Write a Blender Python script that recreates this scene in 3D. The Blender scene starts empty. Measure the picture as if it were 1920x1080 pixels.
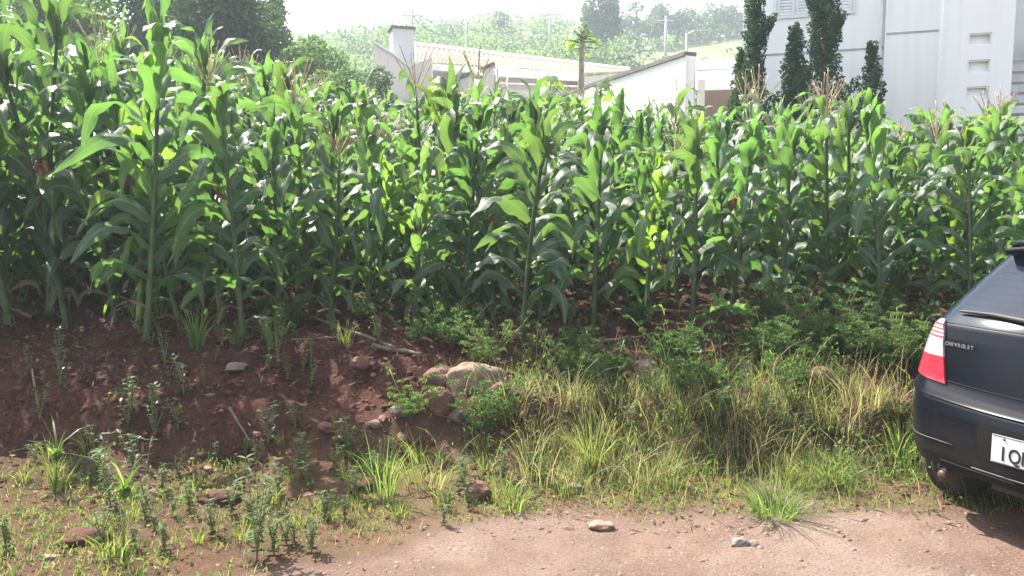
import bpy, bmesh, math, random
import numpy as np
from mathutils import Vector, Matrix

# ---------------------------------------------------------------- camera, world, sun, exposure
SC = bpy.context.scene
COL = SC.collection
F = 1507.0                      # focal length in pixels of the 1920 wide photograph
PITCH = math.radians(5.7)
CAMZ = 1.66
cd = bpy.data.cameras.new("camera"); cam = bpy.data.objects.new("camera", cd); COL.objects.link(cam)
cam.location = (0, 0, CAMZ); cam.rotation_euler = (math.radians(90) - PITCH, 0, 0)
cd.sensor_width = 36.0; cd.lens = 36.0 * F / 1920.0; cd.clip_end = 3000; cd.clip_start = 0.05
SC.camera = cam
SUN_AZ, SUN_EL = math.radians(-43), math.radians(50)    # azimuth from +Y towards +X
SD = Vector((math.sin(SUN_AZ) * math.cos(SUN_EL), math.cos(SUN_AZ) * math.cos(SUN_EL), math.sin(SUN_EL)))
w = bpy.data.worlds.new("World"); SC.world = w; w.use_nodes = True
nt = w.node_tree; bg = nt.nodes["Background"]
sky = nt.nodes.new("ShaderNodeTexSky"); sky.sky_type = 'NISHITA'; sky.sun_disc = False
sky.sun_elevation = SUN_EL; sky.sun_rotation = SUN_AZ; sky.air_density = 1.0; sky.dust_density = 2.5; sky.ozone_density = 1.0
wb = nt.nodes.new("ShaderNodeHueSaturation"); wb.inputs["Saturation"].default_value = .52; nt.links.new(sky.outputs[0], wb.inputs["Color"]); nt.links.new(wb.outputs[0], bg.inputs[0]); bg.inputs[1].default_value = 0.135
sl = bpy.data.lights.new("sun", 'SUN'); sl.energy = 5.0; sl.angle = math.radians(0.5); sl.color = (1.0, 0.94, 0.85)
sun = bpy.data.objects.new("sun", sl); COL.objects.link(sun); sun.rotation_euler = SD.to_track_quat('Z', 'Y').to_euler()
SC.view_settings.view_transform = 'Standard'; SC.view_settings.look = 'None'
SC.view_settings.exposure = 1.85; SC.view_settings.gamma = 1.0
SC.render.engine = 'CYCLES'
SC.cycles.max_bounces = 6; SC.cycles.diffuse_bounces = 3; SC.cycles.glossy_bounces = 2; SC.cycles.transmission_bounces = 4
SC.cycles.transparent_max_bounces = 6; SC.cycles.volume_bounces = 1
SC.cycles.use_denoising = True

# ---------------------------------------------------------------- helpers
RNG = np.random.default_rng(11)
rnd = random.Random(5)
def ray(px, py):
    u = (px - 960) / F; v = -(py - 540) / F; c, s = math.cos(PITCH), math.sin(PITCH)
    return (u, c + v * s, -s + v * c)
def W(px, py, D):                       # the world point D metres ahead seen at that spot
    r = ray(px, py); k = D / r[1]
    return Vector((r[0] * k, D, CAMZ + r[2] * k))
def onplane(px, py, P0, n):
    r = Vector(ray(px, py)); o = Vector((0, 0, CAMZ)); return o + r * ((P0 - o).dot(n) / r.dot(n))

def vnoise(x, y, seed=0):
    x = np.asarray(x, float); y = np.asarray(y, float)
    xi = np.floor(x).astype(np.int64); yi = np.floor(y).astype(np.int64); fx = x - xi; fy = y - yi
    fx = fx * fx * (3 - 2 * fx); fy = fy * fy * (3 - 2 * fy)
    def h(a, b):
        n = (a * 374761393 + b * 668265263 + seed * 982451653) & 0x7fffffff
        n = ((n ^ (n >> 13)) * 1274126177) & 0x7fffffff
        n = n ^ (n >> 16)
        return (n & 0xffff) / 65535.0
    return (h(xi, yi) * (1 - fx) + h(xi + 1, yi) * fx) * (1 - fy) + (h(xi, yi + 1) * (1 - fx) + h(xi + 1, yi + 1) * fx) * fy
def fbm(x, y, o=4, seed=0):
    s = 0; a = 1; t = 0
    for i in range(o):
        s = s + a * (vnoise(x * 2 ** i + 17.3 * i, y * 2 ** i + 9.1 * i, seed + i) - .5); t += a; a *= .5
    return s / t * 2
def sst(a, b, x):
    t = np.clip((np.asarray(x, float) - a) / (b - a), 0, 1); return t * t * (3 - 2 * t)

def height(X, Y):
    X = np.asarray(X, float); Y = np.asarray(Y, float)
    foot = 4.98 + .22 * fbm(X * .8, Y * 0 + 3.3, 3, 5)
    bank = .30 * sst(foot, foot + .36, Y) + .18 * sst(foot + .25, 6.3, Y)
    z = bank + .04 * sst(4.3, 5, Y) + .1 * np.clip(Y - 5.7, 0, 30) * (Y < 500)
    z = z + .0 * X
    # rough soil on the bank and in the field, nearly flat road
    near = sst(4.3, 5.2, Y) * (1 - sst(14, 30, Y))
    z = z + near * (.09 * fbm(X * 1.3, Y * 1.3, 3, 1) + .09 * fbm(X * 5, Y * 5, 3, 2) + .05 * np.abs(fbm(X * 14, Y * 14, 3, 3)))
    z = z + (1 - sst(4.2, 5.0, Y)) * (.02 * fbm(X * 1.2, Y * 1.6, 3, 8) + .007 * fbm(X * 14, Y * 14, 2, 9) - .025 * np.exp(-((Y - 3.35 - .05 * X) / .16) ** 2))
    # wooded hill behind
    crest = 33 + 6.0 * sst(10, 75, X) + 3 * fbm(X * .02, 1.0, 2, 12) - 4 * sst(-20, -80, X)
    up = sst(34, 175, Y) ** .85
    z = z + up * (crest - 3.4) - sst(185, 420, Y) * 44
    z = z + sst(40, 70, Y) * (1 - sst(250, 500, Y)) * 1.6 * fbm(X * .05, Y * .05, 3, 14)
    return z
def hz(x, y): return float(height(np.array([x]), np.array([y]))[0])
def G(px, py):                          # where the ray through that spot meets the ground
    r = ray(px, py); t = np.arange(2.5, 60, .02)
    X = r[0] * t; Y = r[1] * t; Z = CAMZ + r[2] * t; d = Z - height(X, Y)
    i = int(np.argmax(d < 0)); return Vector((X[i], Y[i], float(height(X[i:i + 1], Y[i:i + 1])[0])))

class MB:
    def __init__(s): s.v = []; s.f = []; s.uv = []; s.m = []; s.n = 0
    def add(s, V, Fc, uv=None, mi=0):   # V (n,3) ; Fc list of index tuples or int array (m,k)
        V = np.asarray(V, float).reshape(-1, 3); s.v.append(V)
        if uv is None: uv = np.zeros((len(V), 2))
        s.uv.append(np.asarray(uv, float))
        if isinstance(Fc, np.ndarray): s.f.append(Fc + s.n); s.m.append(np.full(len(Fc), mi))
        else:
            by = {}
            for f in Fc: by.setdefault(len(f), []).append(f)
            for k, L in by.items(): s.f.append(np.array(L) + s.n); s.m.append(np.full(len(L), mi))
        s.n += len(V)
    def box(s, x0, x1, y0, y1, z0, z1, M=None, mi=0):
        V = [(x, y, z) for z in (z0, z1) for x, y in ((x0, y0), (x1, y0), (x1, y1), (x0, y1))]
        if M is not None: V = [tuple(M @ Vector(p)) for p in V]
        s.add(V, [(3, 2, 1, 0), (4, 5, 6, 7), (0, 1, 5, 4), (1, 2, 6, 5), (2, 3, 7, 6), (3, 0, 4, 7)], mi=mi)
    def prism(s, poly, d, mi=0):        # poly: 3D points in a plane, d: extrusion vector
        n = len(poly); V = [tuple(p) for p in poly] + [tuple(Vector(p) + Vector(d)) for p in poly]
        s.add(V, [tuple(range(n)), tuple(range(2 * n - 1, n - 1, -1))] + [(i, i + n, (i + 1) % n + n, (i + 1) % n) for i in range(n)], mi=mi)
    def tube(s, P, R, k=6, mi=0, cap=True):
        P = [Vector(p) for p in P]; n = len(P); R = [R] * n if not hasattr(R, '__len__') else R
        V = []; uv = []; a = None
        for i, p in enumerate(P):
            t = (P[min(i + 1, n - 1)] - P[max(i - 1, 0)]); t.normalize()
            if a is None: a = t.orthogonal()
            a = (a - t * a.dot(t)); a.normalize(); b = t.cross(a)
            for j in range(k):
                q = 2 * math.pi * j / k; V.append(tuple(p + (a * math.cos(q) + b * math.sin(q)) * R[i])); uv.append((j / k, i / max(1, n - 1)))
        Fc = [(i * k + j, i * k + (j + 1) % k, (i + 1) * k + (j + 1) % k, (i + 1) * k + j) for i in range(n - 1) for j in range(k)]
        if cap: Fc += [tuple(range(k - 1, -1, -1)), tuple((n - 1) * k + j for j in range(k))]
        s.add(V, Fc, uv, mi)
    def grid(s, A, mi=0, uv=None, flip=False):  # A (n,m,3)
        n, m = A.shape[:2]; I = np.arange(n * m).reshape(n, m)
        Fc = np.stack([I[:-1, :-1], I[:-1, 1:], I[1:, 1:], I[1:, :-1]], -1).reshape(-1, 4)
        if flip: Fc = Fc[:, ::-1]
        if uv is None:
            uv = np.stack(np.meshgrid(np.linspace(0, 1, m), np.linspace(0, 1, n)), -1).reshape(-1, 2)
        s.add(A.reshape(-1, 3), Fc, uv, mi)
    def merge(s, o, M=None):            # another builder, transformed by a 4x4
        V = np.concatenate(o.v)
        if M is not None:
            M = np.array(M); V = V @ M[:3, :3].T + M[:3, 3]
        s.v.append(V); s.uv.append(np.concatenate(o.uv))
        for f, m in zip(o.f, o.m): s.f.append(f + s.n); s.m.append(m)
        s.n += len(V)
    def mesh(s, name, mats, smooth=True):
        me = bpy.data.meshes.new(name); V = np.concatenate(s.v)
        me.vertices.add(len(V)); me.vertices.foreach_set("co", V.ravel())
        loops = np.concatenate([f.ravel() for f in s.f]); tot = np.concatenate([np.full(len(f), f.shape[1]) for f in s.f])
        me.loops.add(len(loops)); me.loops.foreach_set("vertex_index", loops.astype(np.int32))
        me.polygons.add(len(tot)); st = np.concatenate([[0], np.cumsum(tot)[:-1]])
        me.polygons.foreach_set("loop_start", st.astype(np.int32)); me.polygons.foreach_set("loop_total", tot.astype(np.int32))
        me.polygons.foreach_set("material_index", np.concatenate(s.m).astype(np.int32))
        me.polygons.foreach_set("use_smooth", np.full(len(tot), smooth))
        ul = me.uv_layers.new(name="UVMap"); UV = np.concatenate(s.uv)[loops]; ul.data.foreach_set("uv", UV.ravel())
        for m in (mats if isinstance(mats, (list, tuple)) else [mats]): me.materials.append(m)
        me.update(calc_edges=True); me.validate()
        return me
    def build(s, name, mats, parent=None, smooth=True, loc=None):
        o = bpy.data.objects.new(name, s.mesh(name, mats, smooth)); COL.objects.link(o)
        if parent is not None: o.parent = parent
        if loc is not None: o.location = loc
        return o

def tag(o, label=None, cat=None, group=None, kind=None):
    if label: o["label"] = label
    if cat: o["category"] = cat
    if group: o["group"] = group
    if kind: o["kind"] = kind
    return o
def empty(name, loc=(0, 0, 0), rz=0, label=None, cat=None, group=None):
    o = bpy.data.objects.new(name, None); COL.objects.link(o); o.location = loc; o.rotation_euler = (0, 0, rz); o.empty_display_size = .2
    return tag(o, label, cat, group)
def copy_tree(o, parent=None):
    c = o.copy(); COL.objects.link(c); c.parent = parent
    for ch in o.children: copy_tree(ch, c)
    return c
def delete_tree(o):
    for ch in list(o.children): delete_tree(ch)
    bpy.data.objects.remove(o)

def mat(name, c1, c2=None, scale=5.0, rough=.7, bump=0., bscale=None, spec=.3, trans=None, tfac=.4, island=0., coord='Object', metal=0., detail=5, rand=0., coat=0.):
    m = bpy.data.materials.new(name); m.use_nodes = True; t = m.node_tree; N = t.nodes; L = t.links
    b = N["Principled BSDF"]; b.inputs["Roughness"].default_value = rough; b.inputs["Specular IOR Level"].default_value = spec
    b.inputs["Metallic"].default_value = metal; b.inputs["Coat Weight"].default_value = coat; b.inputs["Coat Roughness"].default_value = .03
    tc = N.new("ShaderNodeTexCoord"); no = N.new("ShaderNodeTexNoise"); no.inputs["Scale"].default_value = scale; no.inputs["Detail"].default_value = detail
    L.new(tc.outputs[coord], no.inputs["Vector"])
    mx = N.new("ShaderNodeMix"); mx.data_type = 'RGBA'; c2 = c2 or tuple(x * .75 for x in c1)
    mx.inputs[6].default_value = (*c1, 1); mx.inputs[7].default_value = (*c2, 1)
    mr = N.new("ShaderNodeMapRange"); mr.inputs[1].default_value = .32; mr.inputs[2].default_value = .68; L.new(no.outputs[0], mr.inputs[0]); L.new(mr.outputs[0], mx.inputs[0])
    col = mx.outputs[2]
    if island or rand:
        hs = N.new("ShaderNodeHueSaturation"); L.new(col, hs.inputs["Color"])
        if island: src = N.new("ShaderNodeNewGeometry").outputs["Random Per Island"]; k = island
        else: src = N.new("ShaderNodeObjectInfo").outputs["Random"]; k = rand
        r1 = N.new("ShaderNodeMapRange"); r1.inputs[3].default_value = 1 - k; r1.inputs[4].default_value = 1 + k; L.new(src, r1.inputs[0]); L.new(r1.outputs[0], hs.inputs["Value"])
        mu = N.new("ShaderNodeMath"); mu.operation = 'MULTIPLY'; mu.inputs[1].default_value = 7.13; L.new(src, mu.inputs[0])
        fr = N.new("ShaderNodeMath"); fr.operation = 'FRACT'; L.new(mu.outputs[0], fr.inputs[0])
        r2 = N.new("ShaderNodeMapRange"); r2.inputs[3].default_value = .5 - .06 * k; r2.inputs[4].default_value = .5 + .05 * k; L.new(fr.outputs[0], r2.inputs[0]); L.new(r2.outputs[0], hs.inputs["Hue"])
        col = hs.outputs[0]
    L.new(col, b.inputs["Base Color"])
    if bump:
        bn = N.new("ShaderNodeTexNoise"); bn.inputs["Scale"].default_value = bscale or scale * 6; bn.inputs["Detail"].default_value = 6; L.new(tc.outputs[coord], bn.inputs["Vector"])
        bp = N.new("ShaderNodeBump"); bp.inputs["Strength"].default_value = bump; bp.inputs["Distance"].default_value = .02; L.new(bn.outputs[0], bp.inputs["Height"]); L.new(bp.outputs[0], b.inputs["Normal"])
    if trans:
        tr = N.new("ShaderNodeBsdfTranslucent"); ms = N.new("ShaderNodeMixShader"); ms.inputs[0].default_value = tfac
        g = N.new("ShaderNodeMix"); g.data_type = 'RGBA'; g.blend_type = 'MULTIPLY'; g.inputs[0].default_value = 0; g.inputs[6].default_value = (*trans, 1)
        if island or rand:
            hs2 = N.new("ShaderNodeHueSaturation"); hs2.inputs["Color"].default_value = (*trans, 1); L.new(r1.outputs[0], hs2.inputs["Value"]); L.new(r2.outputs[0], hs2.inputs["Hue"]); L.new(hs2.outputs[0], tr.inputs[0])
        else: tr.inputs[0].default_value = (*trans, 1)
        L.new(b.outputs[0], ms.inputs[1]); L.new(tr.outputs[0], ms.inputs[2]); L.new(ms.outputs[0], N["Material Output"].inputs[0])
    return m

# ---------------------------------------------------------------- materials
M = {}
def leafmat(name, c, t, rough=.42, tfac=.4, rib=(.2, .27, .13)):
    m = mat(name, c, tuple(x * .7 for x in c), 9, rough, spec=.6, trans=t, tfac=tfac, rand=.22)
    N = m.node_tree.nodes; L = m.node_tree.links; b = N["Principled BSDF"]
    uv = N.new("ShaderNodeUVMap"); sp = N.new("ShaderNodeSeparateXYZ"); L.new(uv.outputs[0], sp.inputs[0])
    a = N.new("ShaderNodeMath"); a.operation = 'SUBTRACT'; a.inputs[1].default_value = .5; L.new(sp.outputs[0], a.inputs[0])
    a2 = N.new("ShaderNodeMath"); a2.operation = 'ABSOLUTE'; L.new(a.outputs[0], a2.inputs[0])
    r = N.new("ShaderNodeMapRange"); r.inputs[1].default_value = .03; r.inputs[2].default_value = .075; r.inputs[3].default_value = .85; r.inputs[4].default_value = 0; L.new(a2.outputs[0], r.inputs[0])
    mx = N.new("ShaderNodeMix"); mx.data_type = 'RGBA'; mx.inputs[7].default_value = (*rib, 1)
    old = b.inputs["Base Color"].links[0].from_socket; L.new(old, mx.inputs[6]); L.new(r.outputs[0], mx.inputs[0]); L.new(mx.outputs[2], b.inputs["Base Color"])
    wv = N.new("ShaderNodeMath"); wv.operation = 'SINE'; k = N.new("ShaderNodeMath"); k.operation = 'MULTIPLY'; k.inputs[1].default_value = 95; L.new(sp.outputs[0], k.inputs[0]); L.new(k.outputs[0], wv.inputs[0])
    bp = N.new("ShaderNodeBump"); bp.inputs["Strength"].default_value = .35; bp.inputs["Distance"].default_value = .003; L.new(wv.outputs[0], bp.inputs["Height"]); L.new(bp.outputs[0], b.inputs["Normal"])
    dz = N.new("ShaderNodeTexNoise"); dz.inputs["Scale"].default_value = 26; dz.inputs["Detail"].default_value = 4
    tc = N.new("ShaderNodeTexCoord"); L.new(tc.outputs["Object"], dz.inputs["Vector"])
    ad = N.new("ShaderNodeMath"); ad.operation = 'MULTIPLY_ADD'; ad.inputs[1].default_value = .55; L.new(sp.outputs[1], ad.inputs[0]); L.new(dz.outputs[0], ad.inputs[2])
    dm = N.new("ShaderNodeMapRange"); dm.inputs[1].default_value = 1.06; dm.inputs[2].default_value = 1.13; L.new(ad.outputs[0], dm.inputs[0])
    m2 = N.new("ShaderNodeMix"); m2.data_type = 'RGBA'; m2.inputs[7].default_value = (.3, .22, .1, 1); L.new(mx.outputs[2], m2.inputs[6]); L.new(dm.outputs[0], m2.inputs[0]); L.new(m2.outputs[2], b.inputs["Base Color"])
    return m
M['corn'] = leafmat("maize_leaf", (.056, .11, .05), (.17, .34, .06), .42, .38)
M['corn_sunlit'] = leafmat("maize_leaf_pale_sunlit", (.085, .16, .035), (.27, .45, .05), .4, .42)  # yellow of sunlit leaves put into the base colour; also a pale variety
M['stalk'] = mat("maize_stalk", (.09, .135, .055), (.065, .1, .035), 12, .5, rand=.2, trans=(.2, .35, .05), tfac=.15)
M['stalk_sunlit'] = mat('pale_sunlit_maize_stalk', (.3, .36, .08), (.22, .28, .06), 12, .5, trans=(.4, .5, .08), tfac=.2)  # yellow sunlight painted into the stalk colour
M['tassel'] = mat("maize_tassel", (.42, .33, .19), (.3, .22, .12), 30, .8, rand=.2)
M['husk'] = mat("maize_husk", (.2, .3, .08), (.14, .22, .06), 20, .6)
M['silk'] = mat("maize_silk_red", (.42, .09, .07), (.2, .05, .04), 40, .6)
M['silk_y'] = mat("maize_silk_yellow", (.6, .5, .22), (.4, .3, .12), 40, .6)
M['dry'] = mat("dry_leaf", (.26, .2, .12), (.15, .1, .06), 14, .8, trans=(.4, .3, .14), tfac=.25, rand=.15)
M['deadstalk'] = mat("dead_stalk", (.22, .165, .115), (.12, .085, .06), 16, .85, bump=.3)
M['grass'] = mat("grass_blade", (.14, .18, .05), (.1, .13, .04), 3, .5, trans=(.32, .4, .08), tfac=.45, island=.35)
M['grass_y'] = mat("dry_grass_blade", (.36, .32, .15), (.27, .24, .11), 3, .6, trans=(.46, .42, .16), tfac=.4, island=.3)
M['grass_b'] = mat("bright_grass_blade", (.1, .17, .05), (.08, .14, .04), 3, .45, trans=(.26, .40, .07), tfac=.45, island=.25)
M['weed'] = mat("weed_leaf", (.045, .09, .032), (.035, .07, .026), 6, .45, trans=(.15, .30, .05), tfac=.42, island=.4, spec=.25)
M['weed_l'] = mat("pale_weed_leaf", (.075, .125, .04), (.055, .09, .03), 6, .65, trans=(.2, .32, .06), tfac=.4, island=.35, spec=.2)
M['weedstem'] = mat("weed_stem", (.2, .2, .09), (.16, .12, .06), 10, .6)
M['squash'] = mat("squash_leaf", (.05, .1, .035), (.09, .14, .06), 14, .6, trans=(.25, .45, .1), tfac=.35, island=.2)
M['bark'] = mat("bark", (.16, .12, .09), (.08, .06, .045), 8, .9, bump=.6)
M['bark_pale'] = mat("pale_bark", (.3, .26, .21), (.18, .15, .12), 10, .9, bump=.5)
M['leaf_dark'] = mat("dark_tree_leaf", (.035, .07, .03), (.05, .09, .035), 1, .5, trans=(.08, .18, .03), tfac=.3, island=.4, spec=.4)
M['leaf_mid'] = mat("mid_tree_leaf", (.06, .11, .035), (.09, .14, .045), 1, .5, trans=(.16, .3, .05), tfac=.35, island=.4)
M['leaf_light'] = mat("light_tree_leaf", (.1, .16, .05), (.13, .19, .06), 1, .5, trans=(.28, .42, .08), tfac=.35, island=.35)
M['juniper'] = mat("juniper_scale_leaf", (.02, .06, .03), (.04, .09, .04), 3, .9, spec=.05, trans=(.06, .14, .03), tfac=.3, island=.4)
M['papaya'] = mat("papaya_leaf", (.11, .18, .05), (.14, .2, .07), 3, .5, trans=(.3, .45, .08), tfac=.4, island=.3)
M['rock'] = mat("field_rock", (.27, .2, .14), (.15, .09, .065), 11, .9, bump=1.0, bscale=25)
M['rock_red'] = mat("reddish_rock", (.17, .09, .07), (.1, .048, .036), 11, .9, bump=1.0, bscale=25)
M['rock_grey'] = mat("greyish_rock", (.22, .175, .15), (.14, .105, .09), 6, .9, bump=.5, bscale=40)
M['pebble'] = mat("road_pebble", (.22, .155, .13), (.12, .08, .065), 9, .85, island=.35)
M['rubble'] = mat('broken_stone', (.2, .12, .09), (.13, .07, .05), 9, .9, island=.35, bump=.4)
M['clod'] = mat("soil_clod", (.1, .038, .025), (.06, .024, .016), 9, .95, island=.3)

def wallmat(name, c, brick=.0, bw=.24, bh=.07):
    m = mat(name, c, tuple(x * .96 for x in c), 1.2, .75, bump=.12, bscale=60)
    N = m.node_tree.nodes; L = m.node_tree.links; b = N["Principled BSDF"]; tc = N.new("ShaderNodeTexCoord"); mp = N.new("ShaderNodeMapping"); mp.inputs["Scale"].default_value = (5, 5, .35); L.new(tc.outputs["Object"], mp.inputs[0])
    sn = N.new("ShaderNodeTexNoise"); sn.inputs["Scale"].default_value = 1; sn.inputs["Detail"].default_value = 6; L.new(mp.outputs[0], sn.inputs["Vector"]); sr = N.new("ShaderNodeMapRange"); sr.inputs[1].default_value = .5; sr.inputs[2].default_value = .78; L.new(sn.outputs[0], sr.inputs[0])
    sx = N.new("ShaderNodeMix"); sx.data_type = 'RGBA'; sx.inputs[7].default_value = (c[0] * .88, c[1] * .87, c[2] * .84, 1); L.new(b.inputs["Base Color"].links[0].from_socket, sx.inputs[6]); L.new(sr.outputs[0], sx.inputs[0]); L.new(sx.outputs[2], b.inputs["Base Color"])
    if brick:
        N = m.node_tree.nodes; L = m.node_tree.links; b = N["Principled BSDF"]
        tc = N.new("ShaderNodeTexCoord"); sp = N.new("ShaderNodeSeparateXYZ"); cb = N.new("ShaderNodeCombineXYZ"); L.new(tc.outputs["Object"], sp.inputs[0]); L.new(sp.outputs[0], cb.inputs[0]); L.new(sp.outputs[2], cb.inputs[1])
        bk = N.new("ShaderNodeTexBrick"); L.new(cb.outputs[0], bk.inputs[0]); bk.inputs["Scale"].default_value = 1; bk.inputs["Brick Width"].default_value = bw; bk.inputs["Row Height"].default_value = bh; bk.inputs["Mortar Size"].default_value = .008
        bk.inputs["Color1"].default_value = (1, 1, 1, 1); bk.inputs["Color2"].default_value = (1, 1, 1, 1); bk.inputs["Mortar"].default_value = (0, 0, 0, 1)
        bp = N.new("ShaderNodeBump"); bp.inputs["Strength"].default_value = brick; bp.inputs["Distance"].default_value = .01; L.new(bk.outputs[0], bp.inputs["Height"]); L.new(bp.outputs[0], b.inputs["Normal"])
    return m
M['white'] = wallmat("white_painted_brick", (.86, .85, .83), .12)
M['white_plain'] = wallmat("white_render", (.8, .79, .77))
M['cream'] = wallmat("cream_render", (.72, .64, .58))
M['greywall'] = wallmat("grey_render", (.5, .5, .5))
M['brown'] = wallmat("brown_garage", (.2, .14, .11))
M['coping'] = mat("dark_coping", (.16, .15, .15), None, 5, .8)
M['groove'] = mat("joint_grey", (.4, .42, .45), None, 5, .8)  # grey of the strips marking the wall joints
M['shutter'] = mat("white_shutter", (.78, .79, .8), None, 5, .45)
M['tile'] = mat("roof_tile", (.46, .35, .26), (.33, .25, .18), 3, .85, bump=.3)
M['concrete'] = mat("concrete", (.42, .41, .39), (.33, .32, .3), 6, .9, bump=.2)
M['metal'] = mat("grey_metal", (.45, .45, .46), None, 6, .4, metal=.8)
M['hillwood'] = M['leaf_mid']
# ---------------------------------------------------------------- ground: one sheet to the horizon
def axis(segs):
    out = [segs[0][0]]
    for a, b, st in segs:
        n = max(1, int(round((b - a) / st))); out += list(np.linspace(a, b, n + 1)[1:])
    return np.array(out)
xs = axis([(-900, -300, 60), (-300, -60, 12), (-60, -14, 2.0), (-14, -6.2, .3), (-6.2, 6.2, .035), (6.2, 14, .3), (14, 60, 2.0), (60, 300, 12), (300, 900, 60)])
ys = axis([(-60, -6, 6), (-6, 2.8, .5), (2.8, 7.6, .03), (7.6, 13, .1), (13, 40, .6), (40, 200, 4), (200, 500, 15), (500, 2500, 200)])
GX, GY = np.meshgrid(xs, ys); GZ = height(GX, GY)
g = MB(); g.grid(np.stack([GX, GY, GZ], -1)); 
gm = bpy.data.materials.new("ground_soil_and_road"); gm.use_nodes = True
def ground_mat(m):
    t = m.node_tree; N = t.nodes; L = t.links; b = N["Principled BSDF"]; b.inputs["Roughness"].default_value = .95; b.inputs["Specular IOR Level"].default_value = .15
    geo = N.new("ShaderNodeNewGeometry")
    def noise(sc, det=6, r=.6):
        n = N.new("ShaderNodeTexNoise"); n.inputs["Scale"].default_value = sc; n.inputs["Detail"].default_value = det; n.inputs["Roughness"].default_value = r; L.new(geo.outputs["Position"], n.inputs["Vector"]); return n.outputs[0]
    def mix(a, b_, f):
        x = N.new("ShaderNodeMix"); x.data_type = 'RGBA'
        for k, v in ((6, a), (7, b_)):
            if isinstance(v, tuple): x.inputs[k].default_value = (*v, 1)
            else: L.new(v, x.inputs[k])
        L.new(f, x.inputs[0]); return x.outputs[2]
    def rng(s, a, b_):
        r = N.new("ShaderNodeMapRange"); r.inputs[1].default_value = a; r.inputs[2].default_value = b_; L.new(s, r.inputs[0]); return r.outputs[0]
    def attr(n):
        a = N.new("ShaderNodeAttribute"); a.attribute_name = n; return a.outputs["Fac"]
    soil = mix((.088, .034, .022), (.042, .018, .013), rng(noise(3), .35, .65)); soil = mix(soil, (.025, .012, .01), rng(noise(45, 4), .5, .62))
    soil = mix(soil, (.15, .068, .045), rng(noise(28), .55, .72))
    road = mix((.185, .12, .092), (.13, .08, .06), rng(noise(1.7), .35, .65))
    road = mix(road, (.21, .15, .12), rng(noise(.9, 3), .45, .6)); road = mix(road, (.1, .075, .063), rng(noise(60, 3), .56, .66))
    road = mix(road, (.28, .22, .19), rng(noise(90, 2), .6, .7))
    verge = mix((.15, .09, .058), (.13, .1, .052), rng(noise(4), .4, .6))
    hill = mix((.1, .13, .05), (.2, .19, .1), rng(noise(.12), .4, .62))
    c = mix(soil, verge, attr("verge")); c = mix(c, road, attr("road")); c = mix(c, hill, attr("hill"))
    L.new(c, b.inputs["Base Color"])
    bp = N.new("ShaderNodeBump"); bp.inputs["Strength"].default_value = .7; bp.inputs["Distance"].default_value = .03
    L.new(noise(48, 8, .75), bp.inputs["Height"]); L.new(bp.outputs[0], b.inputs["Normal"])
ground_mat(gm)
go = tag(g.build("ground", gm), kind="structure"); go["label"] = "reddish soil bank, field and hillside beside the dirt road"
vx, vy = GX.ravel(), GY.ravel()
edge = 4.12 + .045 * vx + .22 * fbm(vx * .9, vy * .4, 3, 31) - .75 * sst(.3, -1.6, vx)
rd = 1 - sst(-.12, .22, vy - edge)
vg = (1 - sst(4.7, 5.5, vy + .25 * fbm(vx * 1.5, vy * 1.5, 2, 33))) * (1 - rd)
for nm, val in (("road", rd), ("verge", vg * (.35 + .65 * sst(-1.5, 0, vx))), ("hill", sst(24, 34, vy))):
    a = go.data.attributes.new(nm, 'FLOAT', 'POINT'); a.data.foreach_set("value", np.asarray(val, np.float32))

# ---------------------------------------------------------------- white house on the right
def wall_frame(P0, deg):
    """local frame: x along the wall (to the right and nearer), y into the building"""
    return Matrix.Translation(P0) @ Matrix.Rotation(math.radians(deg), 4, 'Z')
HO = W(1652, 200, 15.8); HO.z = 1.2
HM = wall_frame(HO, -20); HI = HM.inverted(); HN = HM.to_3x3() @ Vector((0, -1, 0))
def hp(px, py, off=0.0):                # local x, z on the plane standing `off` in front of wall A
    p = HI @ onplane(px, py, HM @ Vector((0, -off, 0)), HN); return p.x, p.z
house = empty("white_house", HO, math.radians(-20), "two-storey white painted brick house with louvred shutters behind the junipers", "house")
def part(name, mb, m, parent, smooth=False, label=None):
    o = mb.build(name, m, parent, smooth)
    if label: o["label"] = label
    return o
xl = hp(1391, 100)[0]; TOP = 7.6
b = MB(); b.box(xl, 0, 0, 6, 0, TOP); part("wall", b, M['white'], house)
BO, CO = .35, .8
xb = hp(1768, 60, CO)[0]; xc = hp(1902, 60, CO)[0]
b = MB(); b.box(0.003, xb + .02, -BO, 5.9, 0, TOP + .2); part("wall", b, M['white'], house, label="projecting blank white wall between shuttered window and pierced wall")
x0, z0 = hp(1810, 187, CO); x1, z1 = hp(1860, 65, CO)
rows = [(hp(1835, a, CO)[1], hp(1835, c, CO)[1]) for a, c in ((187, 162), (137, 112), (85, 62))]
b = MB(); T = .32; xl2 = xb
b.box(xl2, x0, -CO, -CO + T, 0, TOP + .5); b.box(x1, xc, -CO, -CO + T, 0, TOP + .5)
zz = 0
for a, c in rows + [(None, None)]:
    b.box(x0, x1, -CO + .001, -CO + T - .001, zz, a if a else TOP + .499); zz = c
b.box(xl2, xl2 + .25, -CO + T, 5, 0, TOP + .49)
pw = part("pierced_wall", b, M['white'], house, label="white wall pierced by three rectangular openings in a column")
for a, c in rows:
    bk_ = MB(); bk_.box(x0 + .001, x1 - .001, -CO + .11, -CO + .14, a + .001, c - .001); part('added_back_panel', bk_, M['white'], house)  # white panel added close behind each opening so it reads bright
    q = MB(); fr = .025
    q.box(x0, x1, -CO + .02, -CO + .108, a, a + fr); q.box(x0, x1, -CO + .02, -CO + .108, c - fr, c)
    q.box(x0, x0 + fr, -CO + .02, -CO + .108, a + fr, c - fr); q.box(x1 - fr, x1, -CO + .02, -CO + .108, a + fr, c - fr)
    f = part("opening_lining", q, M['white_plain'], house)
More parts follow.
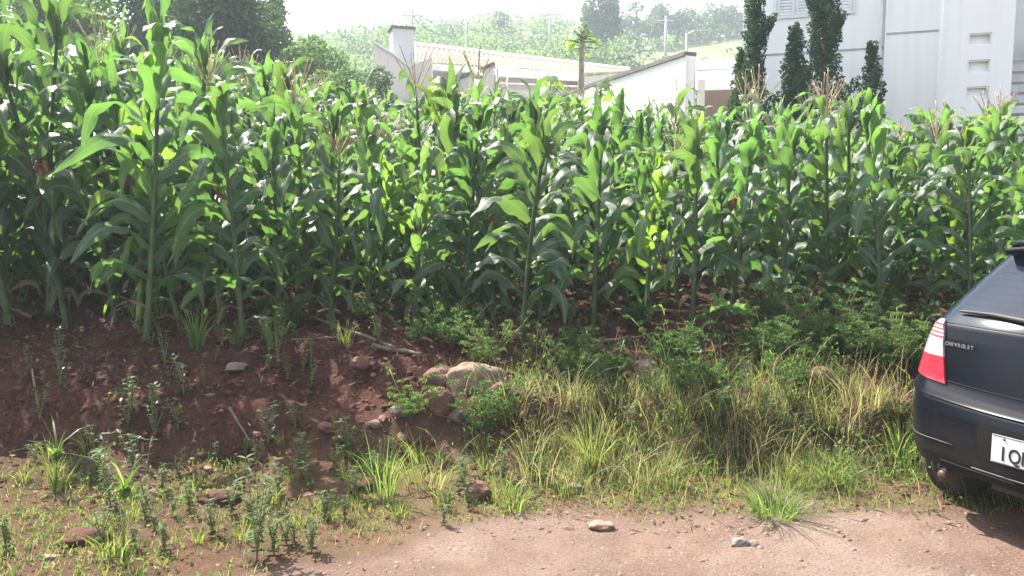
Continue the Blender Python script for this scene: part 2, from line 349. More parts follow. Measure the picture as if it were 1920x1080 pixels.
# wall behind the pierced wall, catching some light, plus the recessed entrance with slatted gate
b = MB(); b.box(xl2 + .25, xc + 3.2, .6, .8, 0, TOP); part("porch_wall", b, M['white_plain'], house)
b = MB(); b.box(xc + .9, xc + 3.2, -CO - .2, .599, 3.4, 3.75); part("porch_slab", b, M['greywall'], house)
b = MB()
for i in range(16): b.box(xc + .02, xc + 1.6, .1 + .0, .16, .3 + i * .19, .3 + i * .19 + .14)
part("slatted_gate", b, M['shutter'], house)
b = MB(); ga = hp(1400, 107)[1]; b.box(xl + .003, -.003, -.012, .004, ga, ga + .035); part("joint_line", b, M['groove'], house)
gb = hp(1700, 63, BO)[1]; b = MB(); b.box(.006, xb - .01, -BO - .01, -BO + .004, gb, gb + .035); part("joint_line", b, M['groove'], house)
b = MB(); b.box(-.03, .0, -BO - .0, -.013, 0, TOP); 
# shuttered window
wx0, wz0 = hp(1456, 31); wx1, _ = hp(1598, 25); 
win = MB(); win.box(wx0 - .06, wx1 + .06, -.03, .02, wz0 - .06, wz0); win.box(wx0 - .06, wx0, -.03, .02, wz0, wz0 + 1.2); win.box(wx1, wx1 + .06, -.03, .02, wz0, wz0 + 1.2); win.box(wx0 - .06, wx1 + .06, -.03, .02, wz0 + 1.2, wz0 + 1.26)
wo = part("window", win, M['shutter'], house)
nl = 4; lw = (wx1 - wx0) / nl
for i in range(nl):
    s = MB(); a = wx0 + i * lw + .01; c = a + lw - .02
    s.box(a, a + .05, -.025, .01, wz0 + .005, wz0 + 1.195); s.box(c - .05, c, -.025, .01, wz0 + .005, wz0 + 1.195)
    s.box(a + .05, c - .05, -.025, .01, wz0 + .005, wz0 + .06); s.box(a + .05, c - .05, -.025, .01, wz0 + 1.13, wz0 + 1.195)
    for k in range(18):
        zq = wz0 + .075 + k * .058; s.prism([(a + .05, -.02, zq), (a + .05, -.012, zq - .008), (a + .05, .008, zq + .036), (a + .05, 0, zq + .044)], (lw - .12, 0, 0))
    sh = part("shutter", s, M['shutter'], wo)
b = MB(); b.box(xl - .1, xb + 3, -.25, 6.2, TOP + .21, TOP + .45); part("roof", b, M['white_plain'], house)
b = MB(); dr = .03; x_ = -.06; b.tube([(x_, -.04, 0), (x_, -.04, 2), (x_, -.04, TOP)], .025, 8); part("downpipe", b, M['shutter'], house)

# flower box with a dark spiky plant, at the foot of the pierced wall
c = W(1830, 222, 13.6)
pot = empty("planter", (c.x, c.y, c.z - .34), math.radians(-20), "dark planter box of short spiky plants at the foot of the pierced wall", "planter")
b = MB(); b.box(-.3, .3, -.15, .15, 0, .2); part("pot", b, M['coping'], pot)
b = MB(); b.box(-.22, .22, -.1, .1, -2.0, -.001); part("pedestal", b, M['white_plain'], pot)

# ---------------------------------------------------------------- white side wall, parapet and garage between the houses
def wall_between(name, p, q, zb, zt0, zt1, th, m, label, cat, capm=None):
    """straight wall from p to q (world xy), top going from zt0 to zt1"""
    p = Vector((p[0], p[1], 0)); q = Vector((q[0], q[1], 0)); d = (q - p).normalized(); nrm = Vector((-d.y, d.x, 0)) * th
    o = empty(name, (p.x, p.y, zb), 0, label, cat); b = MB()
    O = Vector((p.x, p.y, zb))
    poly = [Vector((p.x, p.y, zb)) - O, Vector((q.x, q.y, zb)) - O, Vector((q.x, q.y, zt1)) - O, Vector((p.x, p.y, zt0)) - O]
    b.prism(poly, nrm); part("wall_panel", b, m, o)
    if capm:
        b = MB(); e = nrm.normalized() * .04
        b.prism([Vector((p.x, p.y, zt0 + .002)) - O - e, Vector((q.x, q.y, zt1 + .002)) - O - e, Vector((q.x, q.y, zt1 + .08)) - O - e, Vector((p.x, p.y, zt0 + .08)) - O - e], nrm + 2 * e); part("coping", b, capm, o)
    return o
a = W(1303, 98, 17.0); b_ = W(900, 232, 29.0)
wall_between("boundary_wall", (a.x, a.y), (b_.x, b_.y), 1.2, a.z - .08, b_.z - .08, .22, M['white_plain'], "long sunlit white boundary wall with dark coping, sloping up to its right end beside the garage", "wall", M['coping'])
# end pier
# parapet and garage
gar = empty("garage", (0, 0, 0), 0, "low white garage with a shadowed brown doorway, between boundary wall and junipers", "garage")
p0 = W(1310, 113, 18.2); p1 = W(1400, 104, 17.4)
def span(name, pya, pyb, m, off=0., th=.2, pxa=1306, pxb=1400, dl=18.2, dr=17.4, lab=None):
    A = W(pxa, pya, dl + off); Bq = W(pxb, pyb, dr + off)
    return A, Bq
def slab(name, t0, t1, b0, b1, m, off=0., th=.25, pxa=1306, pxb=1402, lab=None):
    D0, D1 = 18.2 + off, 17.4 + off
    P = [W(pxa, b0, D0), W(pxb, b1, D1), W(pxb, t1, D1), W(pxa, t0, D0)]
    for k in (1, 2): P[k].x = P[1].x
    for k in (3,): P[k].x = P[0].x
    b = MB(); b.prism(P, (.08 * th, th, 0)); return part(name, b, m, gar, label=lab)
slab("parapet", 113, 104, 131, 127, M['white_plain'], 0, .2)
slab("back_wall", 120, 116, 168, 164, M['white_plain'], 2.2, .2)
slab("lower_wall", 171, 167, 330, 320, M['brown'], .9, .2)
slab("door_post", 150, 150, 330, 330, M['coping'], .3, .12, 1306, 1318)
b = MB(); A = W(1306, 113, 18.2); Bq = W(1402, 104, 17.4)

# ---------------------------------------------------------------- low tiled house with chimney
low = empty("tiled_house", (0, 0, 0), 0, "low cream house with a pale tiled roof and a tall square chimney", "house")
def ppoly(name, pts, D, th, m, parent, lab=None, slant=0.0):
    P = []
    for px, py in pts: P.append(W(px, py, D + slant * (px - pts[0][0]) / 100))
    b = MB(); b.prism(P, (0, th, 0)); return part(name, b, m, parent, label=lab)
ppoly("gable_wall", [(702, 320), (768, 320), (768, 127), (740, 104), (702, 80)], 27.0, .25, M['cream'], low)
ppoly("side_wall", [(768.5, 320), (810, 320), (810, 107), (768.5, 125)], 27.0, .25, M['cream'], low, slant=-1.4)
ppoly("gable_coping", [(700, 80), (740, 104), (768, 127), (768, 123), (740, 100), (700, 76)], 26.93, .4, M['white_plain'], low)
# chimney: a square stack turned so that its left side is sunlit
cp = W(753, 112, 27.8); ch = MB(); CM = Matrix.Translation(cp) @ Matrix.Rotation(math.radians(18), 4, 'Z')
ch.box(-.36, .36, -.36, .36, -1.2, .95, CM); cho = part("chimney", ch, M['greywall'], low)
ch = MB(); ch.box(-.41, .41, -.41, .41, .951, 1.03, CM); part("chimney_cap", ch, M['coping'], cho)
# roof plane with barrel tiles
R00 = W(776, 117, 28.2); R10 = W(1094, 139, 29.6); R01 = W(776, 87, 32.6); R11 = W(1180, 134, 37.0)
nu, nv = 46 * 6, 15 * 3
U, V = np.meshgrid(np.linspace(0, 1, nu + 1), np.linspace(0, 1, nv + 1))
P = ((1 - U) * (1 - V))[..., None] * np.array(R00) + (U * (1 - V))[..., None] * np.array(R10) + ((1 - U) * V)[..., None] * np.array(R01) + (U * V)[..., None] * np.array(R11)
P[..., 2] += .055 * np.abs(np.sin(U * 46 * math.pi)) - .03 * ((V * 15) % 1.0) + .02 * fbm(U * 6, V * 4, 2, 3)
b = MB(); b.grid(P); rf = part("roof", b, M['tile'], low)
b = MB(); b.tube([R01 + Vector((0, 0, .06)), (R01 + R11) / 2 + Vector((0, 0, .07)), R11 + Vector((0, 0, .06))], .12, 8); part("ridge_tiles", b, M['white_plain'], rf)
d = Vector((0, 0, -.3))
b = MB(); b.prism([R00, R10, R10 + Vector((0, 0, -.22)), R00 + Vector((0, 0, -.22))], (.02, .15, 0)); part("fascia", b, M['white_plain'], low)
b = MB(); b.prism([R00 + Vector((0, 1.0, -.1)), R10 + Vector((0, 1.0, -.1)), R10 + Vector((0, 1., -4)), R00 + Vector((0, 1., -4))], (.02, .2, 0)); part("front_wall", b, M['cream'], low)
b = MB(); b.prism([R10 + Vector((0, .2, -.05)), R11 + Vector((0, 0, -.05)), R11 + Vector((0, 0, -5)), R10 + Vector((0, .2, -5))], (-.2, .1, 0)); part("side_wall", b, M['cream'], low)
b = MB(); b.prism([W(825, 150, 28.9), W(880, 152, 28.9), W(880, 185, 28.9), W(825, 185, 28.9)], (0, .1, 0)); part("window", b, M['coping'], low)
# second wing wall with dark coping and terrace rail
w2 = empty("terrace_wall", (0, 0, 0), 0, "cream terrace wall with rising dark coping in front of the tiled house", "wall")
ppoly("wall_panel", [(849, 320), (926, 320), (926, 122), (849, 154)], 25.0, .2, M['cream'], w2, slant=-.8)
ppoly("coping", [(846, 153.5), (928, 119.5), (928, 115), (846, 149)], 24.92, .34, M['coping'], w2, slant=-.8)
rl = empty("terrace_railing", (0, 0, 0), 0, "pale horizontal terrace railing below the tiled eave", "railing")
for y0, y1 in ((128, 139), (142, 151), (156, 163)):
    b = MB(); b.tube([W(930, y0, 25.0), W(1010, (y0 + y1) / 2, 25.5), W(1092, y1, 26)], .03, 6); part("rail", b, M['shutter'], rl)
for x_, t_, b_ in ((932, 126, 195), (951, 128, 200), (1010, 132, 200), (1090, 137, 200)):
    b = MB(); b.tube([W(x_, t_, 25.05), W(x_, b_ + 40, 25.05)], .035, 6); part("post", b, M['shutter'], rl)
b = MB(); P4 = [W(926, 168, 25.6), W(1095, 172, 26.2), W(1095, 185, 26.2), W(926, 183, 25.6)]; b.prism(P4, (0, 2.6, 0)); part("terrace_slab", b, M['greywall'], low)
# poles and wires
def pole(px, ytop, D, r, label, lamp=False):
    t = W(px, ytop, D); zb = hz(t.x, D); o = empty("utility_pole", (t.x, D, zb), 0, label, "pole"); H = t.z - zb
    b = MB(); b.tube([(0, 0, -.5), (0, 0, H / 2), (0, 0, H)], [r * 1.3, r * 1.1, r], 8); part("shaft", b, M['concrete'], o, True)
    b = MB()
    if lamp: b.tube([(0, 0, H - .1), (.4, -.1, H + .1), (.9, -.2, H + .12)], .05, 6); b.box(.85, 1.3, -.3, -.1, H + .06, H + .18)
    else: b.box(-.8, .8, -.06, .06, H - .5, H - .38)
    part("lamp_arm" if lamp else "crossarm", b, M['metal'], o)
    return t
pa = pole(773, 18, 60, .08, "thin utility pole rising behind the chimney")
pb = pole(875, 44, 75, .1, "short utility pole on the hill right of the tiled roof ridge")
pc = pole(1249, 30, 85, .13, "tall pale utility pole on the right hillside below the ridge trees")
pd = pole(1288, 62, 55, .08, "street lamp pole in the shrubs above the white boundary wall", True)
pe = pole(1031, 20, 90, .1, "faint utility pole on the skyline left of the papaya tree")
for k, (p, q) in enumerate(((pa, pb), (pb, pe))):
    q2 = [p.lerp(q, t) - Vector((0, 0, 1.0 * 4 * t * (1 - t) + .45)) for t in np.linspace(0, 1, 9)]
    b = MB(); b.tube(q2, .03, 4); tag(b.build("overhead_wire", M['coping']), ["wire sagging from the pole behind the chimney to the short pole", "wire running from the short hill pole to the faint skyline pole"][k], "wire")

# ---------------------------------------------------------------- leaf clouds, trees
def leaf_quads(mb, C, L, Wd, rng, mi=0, up=0.0):
    """one folded diamond leaf at every row of C"""
    n = len(C); a = rng.normal(size=(n, 3)); a[:, 2] += up; a /= np.linalg.norm(a, axis=1)[:, None]
    r = rng.normal(size=(n, 3)); s = np.cross(a, r); s /= np.linalg.norm(s, axis=1)[:, None]; nn = np.cross(a, s)
    L = (L * rng.uniform(.6, 1.3, n))[:, None]; Wd = (Wd * rng.uniform(.7, 1.2, n))[:, None]
    p0 = C; p2 = C + a * L; p1 = C + a * L * .45 + s * Wd * .5 + nn * Wd * .15; p3 = C + a * L * .45 - s * Wd * .5 + nn * Wd * .15
    V = np.stack([p0, p1, p2, p3], 1).reshape(-1, 3); I = np.arange(n)[:, None] * 4
    Fc = np.concatenate([I + [0, 1, 2], I + [0, 2, 3]], 0)
    uv = np.tile([[.5, 0], [0, .5], [.5, 1], [1, .5]], (n, 1)); mb.add(V, Fc, uv, mi)
def clump_points(rng, centers, radii, per, shell=.55):
    out = []
    for c, r in zip(centers, radii):
        d = rng.normal(size=(per, 3)); d /= np.linalg.norm(d, axis=1)[:, None]; rr = rng.uniform(shell, 1, per) ** .8
        out.append(np.array(c) + d * rr[:, None] * np.array(r))
    return np.concatenate(out)
def tree(name, px, ptop, D, rx, rz, m, leaf, label, cat="tree", nclump=26, per=300, group=None, cz=None, seed=0, barkm='bark', flat=1.0, zb=None):
    """crown of leaf clumps carried by a forked trunk; ptop: photo row of the crown top"""
    rng = np.random.default_rng(seed); t = W(px, ptop, D); g0 = hz(t.x, D) if zb is None else zb; H = t.z - g0
    o = empty(name, (t.x, D, g0), 0, label, cat, group)
    C0 = np.array((0, 0, H - rz)); cs = []; rs = []
    for i in range(nclump):
        d = rng.normal(size=3); d /= np.linalg.norm(d); k = rng.uniform(.25, .82)
        cs.append(C0 + d * k * np.array((rx, rx, rz))); q = rng.uniform(.22, .42); rs.append(np.array((rx, rx, rz * .8)) * q)
    pts = clump_points(rng, cs, rs, per); b = MB(); leaf_quads(b, pts, leaf, leaf * .55, rng); part("crown", b, m, o)
    b = MB(); r0 = max(.05, rx * .07); b.tube([(0, 0, -.3), (.05 * rx, 0, (H - rz) * .5), (0, .03 * rx, H - rz)], [r0 * 1.3, r0, r0 * .8], 8)
    for c, r in list(zip(cs, rs))[::3]:
        s0 = Vector((0, 0, max(.3, (H - rz) * rng.uniform(.55, 1.0)))); c = Vector(c); md = s0.lerp(c, .5) + Vector((0, 0, .1 * rx)); b.tube([s0, md, c], [r0 * .6, r0 * .35, r0 * .12], 5)
    part("trunk", b, M[barkm], o, True); return o
tree("broadleaf_tree", 415, -190, 27, 2.7, 4.0, M['leaf_dark'], .22, "big dark broadleaf tree rising past the top of the picture behind the tassels", seed=1, nclump=44, per=420)
tree("broadleaf_tree", 262, -170, 31, 2.7, 4.0, M['leaf_dark'], .24, "dark broadleaf tree overlapping the big dark tree from the left", seed=2, nclump=34, per=330)
tree("broadleaf_tree", 105, -130, 24, 2.1, 3.0, M['leaf_mid'], .2, "mid green tree standing behind the tallest maize at the left edge", seed=3, nclump=30, per=300)
tree("broadleaf_tree", -60, -100, 27, 2.6, 3.4, M['leaf_mid'], .22, "mid green tree half cut off by the left edge of the view", seed=4, nclump=26, per=260)
tree("broadleaf_tree", 480, -60, 34, 2.0, 3.6, M['leaf_dark'], .24, "dark narrow tree at the right shoulder of the big dark tree", seed=31, nclump=26, per=300)
tree("bush", 672, 90, 24.5, 1.55, 1.6, M['leaf_dark'], .13, "rounded dark green bush left of the tiled house gable", "bush", seed=5, nclump=34, per=420)
tree("bush", 575, 62, 30, 1.9, 1.9, M['leaf_mid'], .17, "lighter green bush between the dark tree and the rounded dark bush", "bush", seed=6, nclump=34, per=340)
tree("bush", 610, 120, 22, 1.2, 1.3, M['leaf_mid'], .13, "low leafy bush just in front of the lighter green bush", "bush", seed=16, nclump=22, per=300)
tree("bush", 180, 95, 20, 1.8, 1.5, M['leaf_light'], .13, "light green bush behind the tallest maize plants", "bush", seed=7, nclump=30, per=320)
tree("bush", 10, 90, 19, 1.6, 1.5, M['leaf_light'], .13, "light green bush at the left edge behind the maize", "bush", seed=8, nclump=26, per=320)
tree("bush", 330, 110, 21, 1.3, 1.3, M['leaf_mid'], .13, "mid green bush under the big dark tree", "bush", seed=9, nclump=22, per=320)
tree("bush", 790, 158, 22.5, .8, .9, M['leaf_mid'], .1, "small sparse bush against the cream gable wall", "bush", seed=10, nclump=16, per=220)
# hillside: single trees that stand out
tree("eucalyptus_tree", 938, 17, 130, 1.7, 2.2, M['leaf_dark'], .5, "lone round-headed tree standing out against the white sky", seed=11, nclump=16, per=70, barkm='bark_pale')
tree("ridge_tree", 1130, -25, 95, 2.8, 3.6, M['leaf_dark'], .5, "dark ridge tree directly right of the papaya crown, cut by the top edge", seed=12, nclump=22, per=160)
hx = [(1195, 8, 120, 4.2, 3.2), (1235, 2, 125, 3.6, 3), (1270, 10, 125, 3.4, 2.6), (1310, 6, 130, 3.6, 3), (1345, -3, 130, 3.6, 3.4), (1378, 8, 128, 3, 2.8)]
nm = ["leftmost", "second from the left", "third from the left", "fourth from the left", "tallest, second from the white house", "nearest the white house"]
for i, (px, pt, D, rx, rz) in enumerate(hx):
    tree("ridge_tree", px, pt, D, rx, rz, M['leaf_dark'], .55, "dark tree in the line along the ridge top, " + nm[i], group="trees along the ridge top", seed=20 + i, nclump=18, per=130)
# the woods of the hillside: one mass
rng = np.random.default_rng(44); b = MB(); cs = []; rs = []; mi = []
for i in range(1500):
    D = rng.uniform(42, 168); x = rng.uniform(-.5, .5) * D * 1.15 + rng.uniform(-4, 4)
    px = 960 + x / D * F
    if px > 1180 and D > 84 and D < 112 + (px - 1180) * .05: continue   # bare strip on the right
    if px > 1130 and D > 140: continue
    r = rng.uniform(1.1, 2.8) * (.8 + D / 300); cs.append((x, D, hz(x, D) + r * .55)); rs.append((r, r, r * rng.uniform(.7, 1.1)))
pts = clump_points(rng, cs, rs, 120, .6); sel = fbm(pts[:, 0] * .12, pts[:, 1] * .12, 2, 77)
hs_ = rng.uniform(size=len(pts)) * .5 + sel
for k, (m_, lo, hi) in enumerate((("leaf_dark", -9, .05), ("leaf_mid", .05, .35), ("leaf_light", .35, 9))):
    q = pts[(hs_ > lo) & (hs_ <= hi)]; leaf_quads(b, q, .5, .34, rng, k)
tag(b.build("hillside_woods", [M['leaf_dark'], M['leaf_mid'], M['leaf_light']], smooth=False), "scrubby woods covering the hazy hillside behind the houses", "woods", kind="stuff")
# field edge shrubs on the right strip
b = MB(); cs = []; rs = []
for i in range(90):
    D = rng.uniform(56, 80); px = rng.uniform(1150, 1420); x = (px - 960) / F * D; r = rng.uniform(.8, 1.7); cs.append((x, D, hz(x, D) + r * .4)); rs.append((r, r, r * .8))
leaf_quads(b, clump_points(rng, cs, rs, 140, .6), .34, .22, rng)
tag(b.build("yellow_green_scrub", M['leaf_light'], smooth=False), "bright yellow green scrub below the bare strip of hillside", "scrub", kind="stuff")

# ---------------------------------------------------------------- junipers in front of the white house
def juniper(px, ptop, D, width, label, seed, side=None):
    rng = np.random.default_rng(seed); t = W(px, ptop, D); g0 = hz(t.x, D); H = t.z - g0
    o = empty("juniper_tree", (t.x, D, g0), 0, label, "juniper", "junipers before the white house"); b = MB(); tr = MB()
    tr.tube([(0, 0, -.2), (.02, 0, H * .5), (0, 0, H * .93)], [.07, .05, .012], 7)
    n = int(120 * H / 5 * (.6 + width)); cs = []; dirs = []; rr = []
    for i in range(n):
        f = (i + rng.uniform()) / n; z = .35 + f * (H - .45); prof = width * (1 - f) ** .85 * (.7 + .5 * abs(math.sin(f * 8 + seed))) + .02
        an = i * 2.4 + rng.uniform(-.4, .4); r = prof * rng.uniform(.45, 1.0); cs.append((r * math.cos(an), r * math.sin(an), z)); dirs.append((math.cos(an) * .55, math.sin(an) * .55, 1)); rr.append(rng.uniform(.75, 1.25) * (.6 + .4 * (1 - f)))
        if i % 4 == 0: tr.tube([(0, 0, max(.2, z - .35)), (r * .5 * math.cos(an), r * .5 * math.sin(an), z - .2), (r * math.cos(an), r * math.sin(an), z)], [.018, .012, .005], 4)
    if side:
        for fz, reach, sg in side:
            for q in range(6): cs.append((sg * (.1 + reach * q / 6), 0, fz * H + q * .085)); dirs.append((sg * .8, 0, 1)); rr.append(.8)
            tr.tube([(0, 0, fz * H - .2), (sg * reach, 0, fz * H + .42)], [.02, .008], 4)
    P = []
    for c, d, r in zip(cs, dirs, rr):
        d = np.array(d); d = d / np.linalg.norm(d); m = int(150 * r)
        tt = rng.uniform(-1, 1, m); q = rng.normal(size=(m, 3)); q -= (q @ d)[:, None] * d; q /= np.linalg.norm(q, axis=1)[:, None]
        rad = .085 * r * np.sqrt(1 - tt ** 2) * rng.uniform(.8, 1.15, m); P.append(np.array(c) + d * (tt * .19 * r)[:, None] + q * rad[:, None])
    P = np.concatenate(P); leaf_quads(b, P, .055, .035, rng, up=1.0); part("crown", b, M['juniper'], o); part("trunk", tr, M['bark'], o, True)
juniper(1418, -60, 14.6, .44, "tall juniper by the house corner with a branch pointing up right", 1, [(.7, .22, 1)])
juniper(1390, 88, 14.9, .32, "slim shorter juniper pressed against the tall corner one", 2)
juniper(1492, 42, 14.4, .52, "medium juniper with a pointed tip under the shuttered window", 3)
juniper(1550, -50, 14.1, .78, "widest and tallest juniper in front of the shuttered window", 4, [(.8, .2, -1), (.72, .2, 1)])
juniper(1636, 74, 14.9, .4, "small juniper standing apart at the inner corner of the white house", 5)

# ---------------------------------------------------------------- papaya trees
def papaya_leaf(b, base, az, el, pl, r, rng, mi=0):
    d = Vector((math.cos(az) * math.cos(el), math.sin(az) * math.cos(el), math.sin(el))); tip = base + d * pl - Vector((0, 0, pl * .12))
    b.tube([base, base + d * pl * .5, tip], [.014, .011, .008], 4, mi=0)
    s = Vector((-math.sin(az), math.cos(az), 0)); fw = (Vector((math.cos(az), math.sin(az), 0)) * .8 + Vector((0, 0, -.6))).normalized()
    nL = 9
    for k in range(nL):
        a = (k - (nL - 1) / 2) * .52; ln = r * (1 - .07 * abs(k - (nL - 1) / 2)) * rng.uniform(.85, 1.1)
        dv = (fw * math.cos(a) + s * math.sin(a)).normalized(); sv = (s * math.cos(a) - fw * math.sin(a)); dn = Vector((0, 0, -1))
        pts = []
        for t, wd in ((0, .02), (.35, .1), (.6, .2), (.8, .13), (1, .0)):
            c = tip + dv * ln * t + dn * ln * .25 * t * t; pts.append((c + sv * ln * wd, c - sv * ln * wd))
        V = [tuple(p) for pr in pts for p in pr]; b.add(V, [(2 * i, 2 * i + 1, 2 * i + 3, 2 * i + 2) for i in range(4)], mi=1)
def papaya(px, ptop, D, label, n, pl, r, seed, lean=0, tr=.075, m='papaya', knobs=True):
    rng = np.random.default_rng(seed); t = W(px, ptop, D); g0 = hz(t.x, D); H = t.z - g0
    o = empty("papaya_tree", (t.x - lean, D, g0), 0, label, "papaya tree"); b = MB()
    P = [Vector((lean * f ** 1.3 + .03 * math.sin(f * 6), 0, -.2 + (H + .2) * f)) for f in np.linspace(0, 1, 22)]
    b.tube(P, [tr * (1.25 - .45 * i / 21) * (1.07 if i % 2 else .96) for i in range(22)], 9); part("trunk", b, M['bark_pale'], o, True)
    b = MB()
    for k in range(n):
        papaya_leaf(b, P[-1] + Vector((0, 0, -rng.uniform(0, .35))), k * 2.4 + rng.uniform(-.3, .3), rng.uniform(-.3, 1.3), pl * rng.uniform(.4, 1.1), r * rng.uniform(.8, 1.1), rng)
    part("crown", b, [M['weed_l'], M[m]], o)
    if knobs:
        b = MB()
        for k in range(3):
            a = k * 1.9; c = P[-1] + Vector((math.cos(a) * .13, math.sin(a) * .13, -.4 - .09 * k)); b.tube([c + Vector((0, 0, .12)), c + Vector((0, 0, .07)), c, c + Vector((0, 0, -.1)), c + Vector((0, 0, -.14))], [.01, .05, .07, .045, .008], 8)
        part("fruit", b, M['weed'], o, True)
papaya(1093, 62, 19.0, "tall papaya tree with a thick scarred trunk above the maize", 34, .5, .11, 1, knobs=False)
papaya(1032, 168, 17.5, "small pale papaya sapling leaning left below the tall papaya", 12, .42, .26, 2, lean=-.28, tr=.035, knobs=False)
papaya(1128, 160, 17.2, "short leafy papaya sapling just right of the thick papaya trunk", 9, .35, .22, 3, tr=.03, knobs=False)
# ---------------------------------------------------------------- maize
def maize_leaf(b, base, az, el0, el1, L, Wd, rng, mi=0, twist=0., ns=13, kink=.55):
    s = np.linspace(0, 1, ns + 1); p = np.array(base, float); P = []; T = []; k = rng.uniform(1.1, 2.2); az0 = az; daz = rng.uniform(-.5, .5)
    e = el0 + (el1 - el0) * (1 / (1 + np.exp(-(s - kink) * 9)) - 1 / (1 + np.exp(kink * 9))) / (1 / (1 + np.exp(-(1 - kink) * 9)))
    roll = twist * s ** 1.3 + rng.uniform(-.5, .5) + .5 * np.sin(s * 8 + k * 5)
    for i in range(ns + 1):
        a = az0 + daz * s[i] + .28 * math.sin(s[i] * 7 + k * 9); t = np.array((math.cos(e[i]) * math.cos(a), math.cos(e[i]) * math.sin(a), math.sin(e[i])))
        P.append(p.copy()); T.append(t); p = p + t * L / ns
    P = np.array(P); T = np.array(T)
    S = np.stack([-np.sin(az0 + daz * s), np.cos(az0 + daz * s), 0 * s], -1); Nn = np.cross(T, S); Nn *= np.sign(Nn[:, 2:3] + 1e-6) * 0 + 1
    S2 = S * np.cos(roll)[:, None] + Nn * np.sin(roll)[:, None]; N2 = -np.cross(T, S2) * -1
    N2 = np.cross(T, S2)
    w = Wd * .5 * np.minimum(1, .5 + 2.2 * s) * (1 - s ** 2.6) ** .9; w[-1] = .001
    fold = .55 * np.exp(-s * 3) + .14; ph = rng.uniform(0, 6, 2); fq = rng.uniform(16, 26)
    cols = []
    for c in (-1, -.5, 0, .5, 1):
        wav = .24 * w * np.sin(s * fq + ph[0 if c < 0 else 1]) * abs(c) ** 2 * (1 + .6 * s)
        off = -N2 * (fold * w * abs(c) * (1 if True else 1))[:, None] if False else N2 * (-(fold * w * abs(c)) + wav)[:, None]
        cols.append(P + S2 * (w * c * (1 - .15 * fold))[:, None] + off)
    A = np.stack(cols, 1); uv = np.stack([np.tile(np.array([0, .25, .5, .75, 1.]), (ns + 1, 1)), np.tile(s[:, None], (1, 5))], -1).reshape(-1, 2)
    b.grid(A, mi, uv)
def make_maize(H, nleaf_, seed, tassel=False, ear=0, pale=False, plane=None, wmul=1., z0=.06, silk='silk', dry=2, tr=.5):
    """one plant at the origin; returns the Empty"""
    nleaf = nleaf_ + 5; rng = np.random.default_rng(seed); o = empty("maize_plant"); hs = H * (.80 if not tassel else .86)
    lx, ly = rng.uniform(-.09, .09, 2) * H; cur = rng.uniform(-.03, .03, 2)
    def ax(z): f = z / hs; return np.array((lx * f + cur[0] * math.sin(f * 3), ly * f + cur[1] * math.sin(f * 3), z))
    b = MB(); zs = list(np.linspace(-.1, hs, 24)); R = [(.024 * (1 - .62 * max(0, z) / hs)) * (1.12 if i % 2 else .95) * (H / 2) ** .3 for i, z in enumerate(zs)]
    b.tube([ax(z) for z in zs], R, 8)
    for k in range(7):                   # brace roots
        a = k * .9 + rng.uniform(0, .5); b.tube([(0, 0, .07), (.035 * math.cos(a), .035 * math.sin(a), .03), (.06 * math.cos(a), .06 * math.sin(a), -.05)], .004, 4)
    part("stalk", b, M['stalk_sunlit' if pale else 'stalk'], o, True)
    b = MB(); dl = MB(); pl = rng.uniform(0, 3.14) if plane is None else plane
    mats = [M['corn_sunlit' if pale else 'corn'], M['corn_sunlit'], M['dry']]
    for i in range(nleaf):
        f = i / (nleaf - 1); z = z0 + (hs - z0) * f ** .92; az = pl + math.pi * i + rng.uniform(-.55, .55) + i * .07
        L = (.41 + .30 * math.sin(math.pi * min(1, .18 + .72 * f))) * rng.uniform(.8, 1.15) * (H / 2.1) ** .6
        Wd = (.088 + .044 * math.sin(math.pi * min(1, .2 + .66 * f))) * rng.uniform(.85, 1.12) * wmul
        top = max(0, (f - .55) / .45) if not tassel else max(0, (f - .8) / .2) * .6
        el0 = math.radians(rng.uniform(35, 64) * (1 - top) + rng.uniform(70, 86) * top)
        el1 = math.radians(rng.uniform(-92, -40) * (1 - top) + rng.uniform(-85, 40) * top)
        if top > .85: L *= .8
        kink = rng.uniform(.25, .6) + .15 * top
        isdry = i < dry
        if isdry: el0 = math.radians(30); el1 = math.radians(-86); L *= .55; Wd *= .38
        maize_leaf(dl if isdry and rng.uniform() < .6 else b, ax(z) + np.array((math.cos(az), math.sin(az), 0)) * .012, az, el0, el1, L, Wd, rng, 0, rng.uniform(-2.6, 2.6) * (1 - .4 * top), kink=kink)
        # sheath
        if not tassel or f < .95:
            zz = np.linspace(max(0, z - .13), z + .01, 3); b.tube([ax(q) for q in zz], [.016 * (1.3 - .6 * f) + .003] * 3, 7, 0, False)
    if not tassel:                       # rolled whorl at the tip
        for k in range(3):
            az = pl + k * 2.1; maize_leaf(b, ax(hs - .04), az, math.radians(rng.uniform(80, 89)), math.radians(rng.uniform(-80, 60)), H * rng.uniform(.17, .26), .085 * wmul, rng, 0, rng.uniform(-1.2, 1.2), 12, kink=rng.uniform(.5, .8))
    part("leaves", b, mats[:1], o, True)
    if dl.n: part("dry_leaves", dl, M['dry'], o, True)
    if tassel:
        b = MB(); base = Vector(ax(hs - .1)); L = H * .2
        def spike(p, d, L, r):
            q = [p + d * L * t + Vector((0, 0, -.04 * L * t * t * 3 * (1 - d.z))) for t in np.linspace(0, 1, 12)]; b.tube(q, [r * (.5 if i < 2 else (1.35 if i % 2 else .7)) for i in range(12)], 5)
        spike(base, Vector((lx * .1, 0, 1)).normalized(), L + .15, .0055)
        for k in range(9):
            a = k * 2.4; el = rng.uniform(.75, 1.25); spike(base + Vector((0, 0, .1 + .012 * k)), Vector((math.cos(a) * math.cos(el), math.sin(a) * math.cos(el), math.sin(el))), L * rng.uniform(.75, 1.0), .0042)
        part("tassel", b, M['tassel'], o, True)
